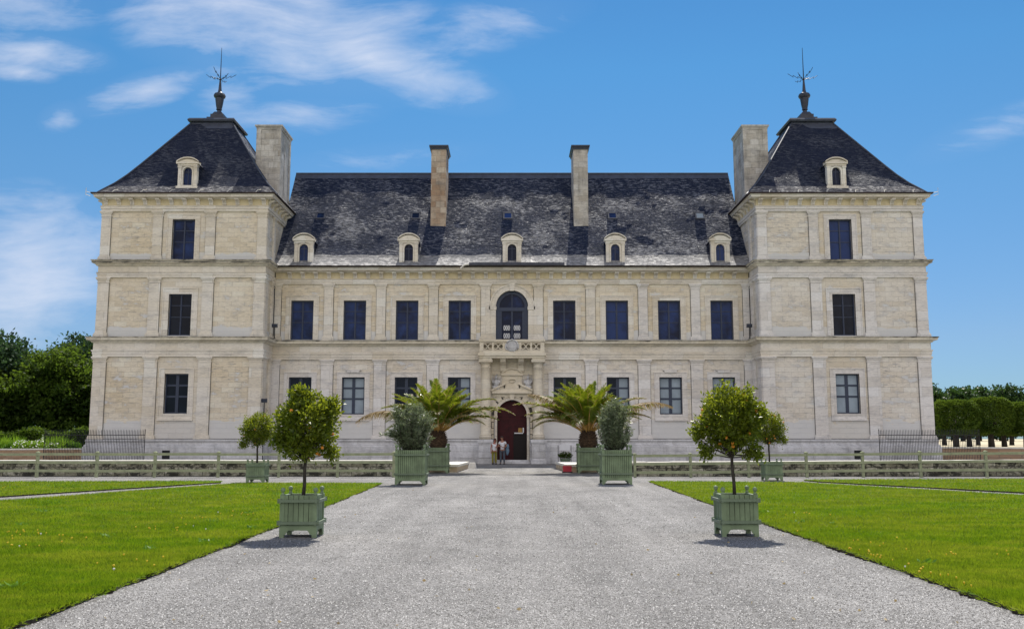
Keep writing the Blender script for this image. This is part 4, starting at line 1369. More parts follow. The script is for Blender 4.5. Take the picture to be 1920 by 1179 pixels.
# pediment over the door
mb = B()
mb.box(-1.30, 1.30, MF - .10, MF + .02, 4.42, 4.66)      # lintel field
mb.box(-1.36, 1.36, MF - .34, MF + .02, 4.66, 4.78)
ped = [(-1.36, 4.783), (1.36, 4.783), (1.36, 4.86), (.46, 5.26), (.46, 5.16), (-.46, 5.16), (-.46, 5.26), (-1.36, 4.86)]
mb.prism_y(ped, MF - .22, MF + .02)
for s in (-1, 1):
    mb.add([(s * 1.40, MF - .38, 4.80), (s * .44, MF - .38, 5.24), (s * .44, MF - .38, 5.36), (s * 1.40, MF - .38, 4.92),
            (s * 1.40, MF, 4.80), (s * .44, MF, 5.24), (s * .44, MF, 5.36), (s * 1.40, MF, 4.92)],
           [(0, 1, 2, 3), (4, 7, 6, 5), (3, 2, 6, 7), (0, 4, 5, 1), (0, 3, 7, 4), (1, 5, 6, 2)])
# upper tablet with curved head
mb.box(-.66, .66, MF - .16, MF + .02, 4.95, 5.86)
mb.box(-.56, -.46, MF - .22, MF - .16, 5.0, 5.80); mb.box(.46, .56, MF - .22, MF - .16, 5.0, 5.80)
mb.box(-.74, .74, MF - .30, MF + .02, 5.863, 5.97)
arc = [(.70 - 1.40 * k / 12, 5.973 + .33 * (1 - ((k - 6) / 6) ** 2)) for k in range(13)]
mb.prism_y(arc, MF - .20, MF + .02)
for k in range(12):
    (xa, za), (xb, zb) = arc[k], arc[k + 1]
    mb.add([(xa, MF - .32, za), (xb, MF - .32, zb), (xb, MF - .32, zb + .07), (xa, MF - .32, za + .07), (xa, MF, za), (xb, MF, zb), (xb, MF, zb + .07), (xa, MF, za + .07)],
           [(0, 3, 2, 1), (4, 5, 6, 7), (0, 1, 5, 4), (3, 7, 6, 2), (0, 4, 7, 3), (1, 2, 6, 5)])
mb.tube([(-.26, MF - .2, 5.52), (-.12, MF - .22, 5.62), (.12, MF - .22, 5.62), (.26, MF - .2, 5.52)], .045, 8)
mb.tube([(-.18, MF - .2, 5.45), (0, MF - .22, 5.40), (.18, MF - .2, 5.45)], .04, 8)
mb.build('door_pediment', M['portal'], ch)
def blob(mb, c, r, seed, n=10):
    vs = []; fs = []
    for j in range(n + 1):
        ph = math.pi * j / n
        for i in range(n * 2):
            th = math.pi * i / n
            d = Vector((math.sin(ph) * math.cos(th), math.sin(ph) * math.sin(th), math.cos(ph)))
            q = 1 + .35 * mnoise.noise(d * 2.3 + Vector((seed, 0, 0)))
            vs.append((c[0] + d.x * r[0] * q, c[1] + d.y * r[1] * q, c[2] + d.z * r[2] * q))
    m = n * 2
    for j in range(n):
        for i in range(m):
            k = (i + 1) % m
            fs.append((j * m + i, (j + 1) * m + i, (j + 1) * m + k, j * m + k))
    mb.add(vs, fs)
for s in (-1, 1):     # trophies of arms: cuirass, helmet, drapery and lance
    mb = B(); x = s * 1.08; y = MF - .18
    blob(mb, (x, y, 5.35), (.19, .14, .24), 1 + s)
    blob(mb, (x, y, 5.72), (.10, .10, .12), 3 + s)
    mb.lathe(x, y, [(.06, 5.52), (.08, 5.62)], 8)
    blob(mb, (x - .20, y, 5.42), (.09, .09, .11), 5 + s); blob(mb, (x + .20, y, 5.42), (.09, .09, .11), 6 + s)
    blob(mb, (x - .10, y, 5.08), (.16, .11, .14), 8 + s); blob(mb, (x + .12, y, 5.05), (.14, .11, .14), 9 + s)
    mb.tube([(x - .26, y, 5.0), (x + .24, y, 5.62)], .025, 6); mb.tube([(x + .26, y, 5.0), (x - .24, y, 5.62)], .025, 6)
    mb.tube([(x, y - .02, 5.80), (x + .03, y, 5.92), (x + .10, y, 5.93)], [.05, .04, .02], 6)
    mb.build('carved_trophy', M['plinth'], ch, smooth=True)
# door surround with blocky quoins and voussoirs
zsd = 3.22
mb = B(); arch_ring(mb, 0, 1.0, 1.13, zsd, .25, MF - .06, MF + .30); mb.build('door_arch', M['dressed'], ch)
mb = B()
for s in (-1, 1):
    a, b = sorted((s * 1.19, s * 1.385)); mb.box(a, b, MF - .03, MF + .02, .30, 3.20)
arch_ring(mb, 0, 1.16, 1.40, zsd, zsd, MF - .035, MF + .02)
mb.build('open_joints', M['joint'], ch)
mb = B()
arch_ring(mb, 0, 1.13, 1.20, zsd, zsd + .0, MF - .10, MF + .02)
for s in (-1, 1):
    a, b = sorted((s * .97, s * 1.22)); mb.box(a, b, MF - .12, MF + .06, zsd - .16, zsd - .02)
    for k in range(7):
        a, b = sorted((s * 1.22, s * (1.34 if k % 2 else 1.38)))
        mb.box(a, b, MF - .09, MF + .02, .32 + k * .41, .32 + k * .41 + .36)
for k in range(9):
    an = math.pi * (k + .5) / 9
    if abs(math.cos(an)) > .98: continue
    d = Vector((math.cos(an), math.sin(an))); tn = Vector((-d.y, d.x))
    r1 = min(1.72, 1.30 / max(abs(d.x), .01), 1.19 / max(d.y, .01))
    if r1 < 1.28: r1 = 1.28
    p = [d * 1.21 - tn * .15, d * r1 - tn * .20 * r1 / 1.3, d * r1 + tn * .20 * r1 / 1.3, d * 1.21 + tn * .15]
    vs = [(q.x, MF - .085, zsd + q.y) for q in p] + [(q.x, MF + .02, zsd + q.y) for q in p]
    mb.add(vs, [(0, 1, 2, 3), (4, 7, 6, 5), (0, 4, 5, 1), (1, 5, 6, 2), (2, 6, 7, 3), (3, 7, 4, 0)])
mb.prism_y([(-.13, zsd + 1.02), (.13, zsd + 1.02), (.19, zsd + 1.43), (-.19, zsd + 1.43)], MF - .20, MF + .02)
mb.build('door_surround', M['portal'], ch)
yd = MF + .30
mb = B()
mb.prism_y([(-1.0, .25), (-.012, .25)] + arch_pts(0, 1.0, zsd, 14, math.pi / 2 + .012, math.pi), yd, yd + .08)
mb.prism_y([(.012, .25), (1.0, .25)] + arch_pts(0, 1.0, zsd, 14, 0, math.pi / 2 - .012), yd, yd + .08)
mb.box(-1.0, 1.0, yd - .04, yd - .001, 3.12, 3.26); mb.box(-.06, .06, yd + .001, yd + .07, .25, 4.20)
for s in (-1, 1):
    for z0_, z1_ in ((.45, 1.35), (1.5, 2.95)):
        a, b = sorted((s * .16, s * .86))
        rect_ring(mb, a + .06, b - .06, z0_ + .06, z1_ - .06, .06, yd - .03, yd - .001)
dr = mb.build('door', M['door'], ch)
mb = B(); mb.box(.10, .95, yd - .036, yd - .032, .28, 2.0); mb.build('wicket', M['door_dark'], dr)
mb = B(); mb.box(.42, .68, yd - .09, yd - .06, 2.08, 2.36); mb.build('notice', M['rachis'], dr)
mb = B(); mb.box(.16, .74, yd - .09, yd - .05, 1.98, 2.05); mb.box(.72, .80, yd - .09, yd - .05, 2.05, 2.38); mb.build('notice_rail', M['white'], dr)
mb = B(); mb.box(-1.20, 1.20, MF - .75, MF + .50, -.02, .13); mb.box(-1.10, 1.10, MF - .38, MF + .50, .13, .25)
mb.build('doorstep', M['plinth'], ch)

# ================================================================== MOAT PARAPET, FENCES
def parapet(side, label):
    """low stone wall in front of the moat"""
    o = (side * 20, 41.9, 0)
    r = thing('moat_wall', label, 'wall', o)
    xa, xb = sorted((side * 4.6, side * 48))
    if side > 0: r.rotation_euler = (0, -.005, 0)
    mb = MB(off=o)
    nx = 240; vs = []; fs = []
    zs_ = [0, .12, .25, .38, .5, .62]
    for i in range(nx + 1):
        x = xa + (xb - xa) * i / nx
        for z in zs_:
            vs.append((x, 41.75 + .035 * mnoise.noise(Vector((x * 1.5, z * 4, 2))) + .02 * mnoise.noise(Vector((x * 5, z * 9, 5))), z - .01 if z else -.05))
    m = len(zs_)
    fs = [(i * m + j, (i + 1) * m + j, (i + 1) * m + j + 1, i * m + j + 1) for i in range(nx) for j in range(m - 1)]
    mb.add(vs, fs)
    mb.box(xa, xb, 41.85, 42.25, -.05, .60)
    mb.build('wall_face', M['rubble'], r)
    mb = MB(off=o)
    x = xa
    rr = random.Random(side + 5)
    while x < xb - .1:
        w = min(rr.uniform(.9, 1.5), xb - x)
        dz = rr.uniform(-.008, .008)
        mb.box(x + .006, x + w - .006, 41.66 + rr.uniform(-.015, .015), 42.45, .612, .70 + dz)
        x += w
    mb.build('coping', M['coping'], r)
parapet(-1, 'low dark weathered stone wall behind the left green rail fence')
parapet(1, 'low dark weathered stone wall behind the right green rail fence')
for side in (-1, 1):
    o = (side * 2.9, 49, 0)
    r = thing('bridge_parapet', 'low sandy stone parapet with pale slab behind the %s palm planter' % ('left' if side < 0 else 'right'), 'wall', o)
    mb = MB(off=o)
    xs = sorted((side * 2.62, side * 3.15)); 
    mb.add([(side * 2.72, 46.9, 0), (side * 2.45, 52.6, 0), (side * 3.1, 52.6, 0), (side * 4.6, 46.9, 0),
            (side * 2.72, 46.9, .26), (side * 2.45, 52.6, .26), (side * 3.1, 52.6, .26), (side * 4.6, 46.9, .26)],
           [(4, 5, 6, 7), (0, 1, 5, 4), (1, 2, 6, 5), (2, 3, 7, 6), (3, 0, 4, 7)])
    mb.build('wall_face', M['bench_stone'], r)
    mb = MB(off=o)
    for k in range(4):
        ya, yb = 46.8 + k * 1.48, 46.8 + (k + 1) * 1.48 - .02
        f0, f1 = k / 4, (k + 1) / 4
        mb.add([(side * (2.66 - .27 * f0), ya, .263), (side * (2.66 - .27 * f1), yb, .263), (side * (4.7 - 1.45 * f1), yb, .263), (side * (4.7 - 1.45 * f0), ya, .263),
                (side * (2.66 - .27 * f0), ya, .38), (side * (2.66 - .27 * f1), yb, .38), (side * (4.7 - 1.45 * f1), yb, .38), (side * (4.7 - 1.45 * f0), ya, .38)],
               [(4, 5, 6, 7), (0, 1, 5, 4), (1, 2, 6, 5), (2, 3, 7, 6), (3, 0, 4, 7)])
    mb.build('coping', M['coping'], r)
o = (-2.25, 53.6, 0)
mb = MB(off=o); mb.frustum(-2.25, 53.6, 0, .30, .24, .3, .16, .22)
st_ = mb.build('guard_stone', M['coping']); st_.location = o
tag(st_, 'small pale worn guard stone at the end of the left parapet', 'stone')
o = (2.70, 46.2, 0)
r = thing('red_sign', 'small red boxy sign standing on the gravel by the right parapet', 'sign', o)
mb = MB(off=o); mb.frustum(2.70, 46.2, .05, .34, .21, .06, .215, .05); mb.build('panel', M['red'], r)
mb = MB(off=o); mb.box(2.45, 2.95, 46.08, 46.36, 0, .05); mb.build('foot', M['iron'], r)

def rail_fence(side, xs, label):
    o = (side * 15, 40.7, 0)
    r = thing('rail_fence', label, 'fence', o)
    rr = random.Random(40 + side)
    if side > 0: r.rotation_euler = (0, -.0075, 0)
    for x in xs:
        mb = MB(off=o)
        w = .055; lean = rr.uniform(-.01, .01)
        mb.frustum(x, 40.75, -.05, 1.04, w, w, w, w)
        mb.frustum(x, 40.75, 1.04, 1.075, .075, .075, .075, .075)
        mb.frustum(x, 40.75, 1.075, 1.11, .06, .06, .02, .02)
        mb.build('post', M['fencewood'], r)
    for zc in (.98, .64, .28):
        for i in range(len(xs) - 1):
            mb = MB(off=o)
            a, b = sorted((xs[i], xs[i + 1]))
            d0, d1 = rr.uniform(-.012, .012), rr.uniform(-.012, .012)
            h = .055
            ya, yb = 40.66, 40.69
            mb.add([(a + .004, ya, zc - h + d0), (b - .004, ya, zc - h + d1), (b - .004, yb, zc - h + d1), (a + .004, yb, zc - h + d0),
                    (a + .004, ya, zc + h + d0), (b - .004, ya, zc + h + d1), (b - .004, yb, zc + h + d1), (a + .004, yb, zc + h + d0)],
                   [(0, 3, 2, 1), (4, 5, 6, 7), (0, 1, 5, 4), (1, 2, 6, 5), (2, 3, 7, 6), (3, 0, 4, 7)])
            mb.build('rail', M['fencewood'], r)
def pxX(px, y=40.75): return (px - 959.5) / 1750 * y / 1.0 * 1.0
# posts stand 2.5 m apart
LX = [-5.1 - 2.5 * 0] + [-7.52, -10.05, -12.66, -15.4, -17.9, -20.47, -23.1, -25.8, -28.4]
RX = [5.30, 7.7, 10.2, 12.70, 15.13, 17.61, 20.45, 23.1, 25.8, 28.4]
rail_fence(-1, LX, 'pale green wooden rail fence with three rails on the left side')
rail_fence(1, RX, 'pale green wooden rail fence with three rails on the right side')

def grille(side, label):
    xa, xb = sorted((side * 21.45, side * 27.3)); y = 55.0
    o = (side * 24.4, y, 0)
    r = thing('iron_grille', label, 'fence', o)
    mb = MB(off=o); n = 64
    for k in range(n + 1):
        x = xa + (xb - xa) * k / n
        mb.tube([(x, y, 0), (x, y, 2.10), (x, y, 2.20)], [.015, .015, .003], 4)
    mb.build('bars', M['iron'], r)
    mb = MB(off=o)
    for z in (.12, 1.86): mb.box(xa, xb, y - .02, y + .02, z - .02, z + .02)
    mb.build('cross_bar', M['iron'], r)
    for x in (xa, xb):
        mb = MB(off=o); mb.box(x - .018, x + .018, y - .018, y + .018, 0, 2.2); mb.build('post', M['iron'], r)
grille(-1, 'black iron bar grille in front of the left corner pavilion')
grille(1, 'black iron bar grille in front of the right corner pavilion')

# floodlights on thin poles by the inner pavilion corners
def flood(x, y, z0, z1, label):
    r = thing('floodlight', label, 'floodlight', (x, y, z0))
    mb = MB(); mb.tube([(0, 0, 0), (0, 0, z1 - z0)], .035, 8); mb.box(-.08, .08, -.08, .08, 0, .03); mb.build('pole', M['iron'], r)
    mb = MB(); h = z1 - z0
    mb.add([(-.17, -.10, h + .02), (.17, -.10, h + .02), (.17, .12, h), (-.17, .12, h), (-.17, -.16, h + .22), (.17, -.16, h + .22), (.17, .10, h + .26), (-.17, .10, h + .26)],
           [(0, 3, 2, 1), (4, 5, 6, 7), (0, 1, 5, 4), (1, 2, 6, 5), (2, 3, 7, 6), (3, 0, 4, 7)])
    mb.build('lamp_head', M['lead'], r)
flood(-15.95, 60.3, 0, 3.95, 'floodlight on a tall thin pole between the left pavilion and the small orange tree')
flood(-15.85, 61.9, 8.25, 9.0, 'small floodlight standing on the ledge beside the left pavilion corner')
flood(15.85, 61.9, 8.25, 9.0, 'small floodlight standing on the ledge beside the right pavilion corner')

# information board and potted plant right of the portal
r = thing('information_board', 'white blank panel on thin metal posts right of the doorway', 'sign', (3.42, 61.3, 0))
for x in (-.42, .42):
    mb = MB(); mb.tube([(x, 0, 0), (x, 0, 1.22)], .02, 6); mb.build('post', M['iron'], r)
mb = MB(); mb.box(-.33, .33, -.02, .02, .90, 1.26); mb.build('panel', M['white'], r)

# ================================================================== PLANTERS AND THEIR PLANTS
M['joint_green'] = simple('dark gaps between boards', (.04, .055, .035), .8, 0, .1, 5)
def planter(name, label, w, h, loc, nb, group, leg=.13, post_h=.13, soil_drop=.06):
    r = thing(name, label, 'planter', loc, 0, group)
    a = w / 2
    # boards
    for q in range(4):
        mb = MB()
        bw = (w - .10) / nb
        for k in range(nb):
            x0 = -a + .05 + k * bw
            gp = .004 if w < .9 else .008
            mb.box(x0 + gp, x0 + bw - gp, -a + .008 + (k % 2) * .004, -a + .036, leg + .01, h)
        mb.cur = 1; mb.box(-a + .05, a - .05, -a + .030, -a + .040, leg + .02, h - .01); mb.cur = 0
        # bottom apron with curved cut-out
        ap = [(-a + .05, .05), (-a + .10, .05)] + [(-a + .10 + (w * .10) * k / 5, .05 + (leg * .55) * math.sin(k / 5 * math.pi / 2)) for k in range(1, 6)]
        ap += [(-x, z) for x, z in ap[::-1]]
        ap += [(a - .05, leg + .07), (-a + .05, leg + .07)]
        mb.prism_y(ap, -a - .002, -a + .011)
        o_ = mb.build('side_panel', [M['planter'], M['joint_green']], r)
        o_.rotation_euler = (0, 0, q * math.pi / 2)
    for sx in (-1, 1):
        for sy in (-1, 1):
            mb = MB(); px, py = sx * (a - .035), sy * (a - .035)
            mb.box(px - .038, px + .038, py - .038, py + .038, 0, h + .005)
            p_ = mb.build('corner_post', M['planter'], r)
            mb = MB(); s_ = post_h / .13
            mb.lathe(px, py, [(.030 * s_, h), (.030 * s_, h + .025 * s_), (.018 * s_, h + .04 * s_), (.020 * s_, h + .05 * s_), (.034 * s_, h + .065 * s_), (.040 * s_, h + .09 * s_), (.034 * s_, h + .115 * s_), (.012 * s_, h + .13 * s_)], 14)
            mb.build('finial', M['planter'], p_, smooth=True)
    for z in (leg + (h - leg) * .20, leg + (h - leg) * .84):
        mb = MB(); t_ = .018; hh = .020 + .006 * w
        for q in range(4):
            pj = .030 + .022 * w; vs = [(-a - .015, -a - pj), (a + .015, -a - pj), (a + .015, -a - .006), (-a - .015, -a - .006)]
            rot = lambda p: (p[0], p[1]) if q == 0 else ((-p[1], p[0]) if q == 1 else ((-p[0], -p[1]) if q == 2 else (p[1], -p[0])))
            v2 = [rot(p) for p in vs]
            mb.add([(x, y, z - hh) for x, y in v2] + [(x, y, z + hh) for x, y in v2], [(0, 3, 2, 1), (4, 5, 6, 7), (0, 1, 5, 4), (1, 2, 6, 5), (2, 3, 7, 6), (3, 0, 4, 7)])
            for e in (-a + .01, a - .01):
                c = rot((e, -a - .03)); mb.box(c[0] - .016, c[0] + .016, c[1] - .016, c[1] + .016, z - hh - .014, z + hh + .014)
        mb.build('iron_band', M['planter_dark'], r)
    mb = MB(); mb.box(-a + .04, a - .04, -a + .04, a - .04, leg + .02, h - soil_drop); mb.build('soil', M['soil'], r)
    mb = MB()
    for q in range(4):
        mb.box(-a + .035, a - .035, -a + .035, -a + .06, h - .05, h) if q == 0 else None
    mb.box(-a + .035, a - .035, a - .06, a - .035, h - .05, h); mb.box(-a + .035, -a + .06, -a + .06, a - .06, h - .05, h); mb.box(a - .06, a - .035, -a + .06, a - .06, h - .05, h)
    mb.build('inner_rim', M['planter'], r)
    return r
GP = 'sage green Versailles style wooden planters'
GP = 'sage green square wooden planters along the drive'
planter('planter', 'sage green planter with ball finials holding the nearest left orange tree', .62, .70, (-3.60, 16.33, 0), 6, GP)
planter('planter', 'sage green planter with ball finials holding the nearest right orange tree', .62, .70, (3.88, 16.5, 0), 6, GP)
planter('planter', 'big sage green planter holding the left oleander', 1.08, 1.24, (-3.66, 34.5, 0), 14, GP, .17, .20)
planter('planter', 'big sage green planter holding the right oleander', 1.08, 1.24, (3.82, 34.9, 0), 14, GP, .17, .20)
planter('planter', 'large sage green planter holding the left palm', 1.08, 1.22, (-3.62, 46.0, 0), 14, GP, .15, .20)
planter('planter', 'large sage green planter holding the right palm', 1.08, 1.22, (3.72, 46.0, 0), 14, GP, .15, .20)
planter('planter', 'small far sage green planter at the left lawn tip before the rail fence', .68, .74, (-9.68, 36.0, 0), 7, GP)
planter('planter', 'small far sage green planter at the right lawn tip before the rail fence', .68, .74, (10.38, 37.8, 0), 7, GP)

def orange_tree(name, label, loc, z0, cz, R_, trunk_top, seed, nl, nfruit, lobes=(), tr=.032, lean=(0, 0)):
    rng = np.random.default_rng(seed)
    r = thing(name, label, 'orange tree', loc, 0, 'orange trees in planters')
    mb = MB()
    lx, ly = lean
    mb.tube([(-lx, -ly, z0), (-lx * .6 + .008, -ly, z0 + (trunk_top - z0) * .35), (-lx * .3 - .006, 0, z0 + (trunk_top - z0) * .7), (0, 0, trunk_top)], [tr * 1.15, tr, tr * .95, tr * .85], 8)
    mb.build('trunk', M['bark'], r, smooth=True)
    cen = np.array([0, 0, cz]); RR = np.array(R_)
    # twig ends through the crown
    nt = int(nl / 13)
    d = unit(rng.normal(size=(nt, 3)))
    rad = rng.uniform(.35, 1.0, nt) ** .55
    bump = np.array([.88 + .30 * mnoise.noise(Vector(q) * 2.1 + Vector((seed * 3.1, 0, 0))) + .16 * mnoise.noise(Vector(q) * 5 + Vector((seed, 9, 0))) for q in d])
    tips = cen + d * RR * (rad * bump)[:, None] * 1.08
    tips = tips[rng.random(len(tips)) < np.clip(1.25 - .5 * np.abs(d[:, 2]) * (d[:, 2] < -.5), 0, 1)]
    for (lxx, lyy, lzz, lr, k) in lobes:
        dd = unit(rng.normal(size=(k, 3)))
        tips = np.vstack([tips, np.array([lxx, lyy, lzz]) + dd * lr * (rng.random(k) ** .4)[:, None]])
    # branches
    mb = MB(); idx = rng.choice(len(tips), 46, replace=False)
    for i in idx:
        e = tips[i]; s0 = np.array([0, 0, trunk_top - rng.uniform(0, .12)])
        mid = s0 * .45 + e * .55 + np.array([0, 0, -.06]) + rng.normal(0, .03, 3)
        mb.tube([tuple(s0), tuple(mid), tuple(e)], [tr * .42, tr * .25, .004], 5)
    mb.build('branches', M['bark'], r)
    per = 13
    C = np.repeat(tips, per, 0) + rng.normal(0, .052, (len(tips) * per, 3))
    out = unit(C - cen)
    D = out * .55 + rng.normal(0, .62, C.shape) + np.array([0, 0, .12])
    V, F = leaves(C, D, np.full(len(C), .078), np.full(len(C), .040), rng, .3)
    npmesh('crown', V, F, M['leaf_orange'], r)
    k = 0
    while k < nfruit:
        q = unit(rng.normal(size=(1, 3)))[0]
        if q[1] > .35: continue
        p = cen + q * RR * rng.uniform(.86, 1.0)
        mb = MB(); rr = rng.uniform(.024, .034)
        mb.lathe(p[0], p[1], [(.004, p[2] - rr), (rr * .6, p[2] - rr * .8), (rr * .92, p[2] - rr * .4), (rr, p[2]), (rr * .92, p[2] + rr * .4), (rr * .6, p[2] + rr * .8), (.004, p[2] + rr)], 12)
        mb.build('orange_fruit', M['fruit'], r, smooth=True); k += 1
    return r
orange_tree('orange_tree', 'nearest left round headed orange tree in a green planter', (-3.57, 16.35, 0), .60, 1.86, (.52, .52, .58), 1.36, 21, 7000, 8, ((.46, -.1, 2.2, .10, 22), (.42, 0, 1.42, .11, 24), (-.12, -.1, 2.40, .11, 22), (-.44, -.1, 1.62, .11, 22)), .030, (.03, 0))
orange_tree('orange_tree', 'nearest right orange tree with uneven leaning crown in a green planter', (3.84, 16.5, 0), .60, 1.98, (.52, .52, .56), 1.42, 33, 7000, 13, ((-.58, -.1, 1.78, .12, 28), (.36, -.1, 1.44, .12, 24), (-.42, 0, 1.42, .11, 20), (.48, 0, 2.15, .12, 24)), .030, (-.03, 0))
orange_tree('orange_tree', 'smaller far left orange tree beside the rail fence', (-9.72, 36.0, 0), .64, 2.02, (.62, .58, .60), 1.5, 45, 6500, 7, ((-.5, -.1, 1.45, .14, 24),), .036)
orange_tree('orange_tree', 'smaller far right orange tree beside the rail fence', (10.30, 37.8, 0), .64, 2.06, (.70, .58, .62), 1.5, 57, 6500, 16, ((.5, -.1, 1.6, .16, 26),), .036)

def oleander(label, loc, seed, w, top, lobes):
    rng = np.random.default_rng(seed)
    r = thing('oleander', label, 'oleander', loc, 0, 'oleanders in planters')
    z0 = 1.16
    ns = 95
    mb = MB(); Cs = []; Ds = []
    for i in range(ns):
        a = rng.uniform(0, 2 * math.pi); q = rng.random() ** .5
        e = np.array([math.cos(a) * q * w, math.sin(a) * q * w, top - .75 * q ** 2.2 * (top - z0) * rng.uniform(.3, 1.0) - rng.uniform(0, .25)])
        s0 = np.array([math.cos(a) * q * .26, math.sin(a) * q * .26, z0])
        m_ = s0 * .5 + e * .5 + np.array([math.cos(a), math.sin(a), 0]) * .04 * q
        e[0] += rng.normal(0, .05)
        mb.tube([tuple(s0), tuple(m_), tuple(e)], [.012, .009, .004], 4)
        for t_ in np.linspace(.12, 1.0, 20):
            p = (s0 * (1 - t_) ** 2 + 2 * m_ * t_ * (1 - t_) + e * t_ ** 2)
            for k in range(4):
                Cs.append(p + rng.normal(0, .02, 3)); az = rng.uniform(0, 6.28); up = rng.uniform(.1, 1.2)
                Ds.append((math.cos(az), math.sin(az), up))
    for (lx, lz, k) in lobes:
        for i in range(k):
            s0 = np.array([0, -.1, z0 + .2]); e = np.array([lx + rng.normal(0, .12), rng.normal(-.2, .15), lz + rng.normal(0, .14)])
            m_ = s0 * .5 + e * .5 + np.array([0, 0, .12])
            mb.tube([tuple(s0), tuple(m_), tuple(e)], [.012, .009, .004], 4)
            for t_ in np.linspace(.45, 1.0, 14):
                p = (s0 * (1 - t_) ** 2 + 2 * m_ * t_ * (1 - t_) + e * t_ ** 2)
                for j in range(4):
                    Cs.append(p + rng.normal(0, .02, 3)); az = rng.uniform(0, 6.28)
                    Ds.append((math.cos(az), math.sin(az), rng.uniform(-.2, .9)))
    mb.build('stems', M['bark'], r)
    Cs = np.array(Cs); Ds = np.array(Ds, float)
    V, F = leaves(Cs, Ds, np.full(len(Cs), .165), np.full(len(Cs), .030), rng, .2)
    npmesh('foliage', V, F, M['leaf_oleander'], r)
oleander('tall bushy oleander in the left green planter before the palm', (-3.62, 34.5, 0), 5, .72, 3.02, ((-.95, 1.85, 7), (-.7, 2.75, 8), (.62, 2.1, 4)))
oleander('tall bushy oleander in the right green planter before the palm', (3.78, 34.9, 0), 6, .62, 3.12, ((.50, 2.85, 4), (-.45, 2.4, 4)))

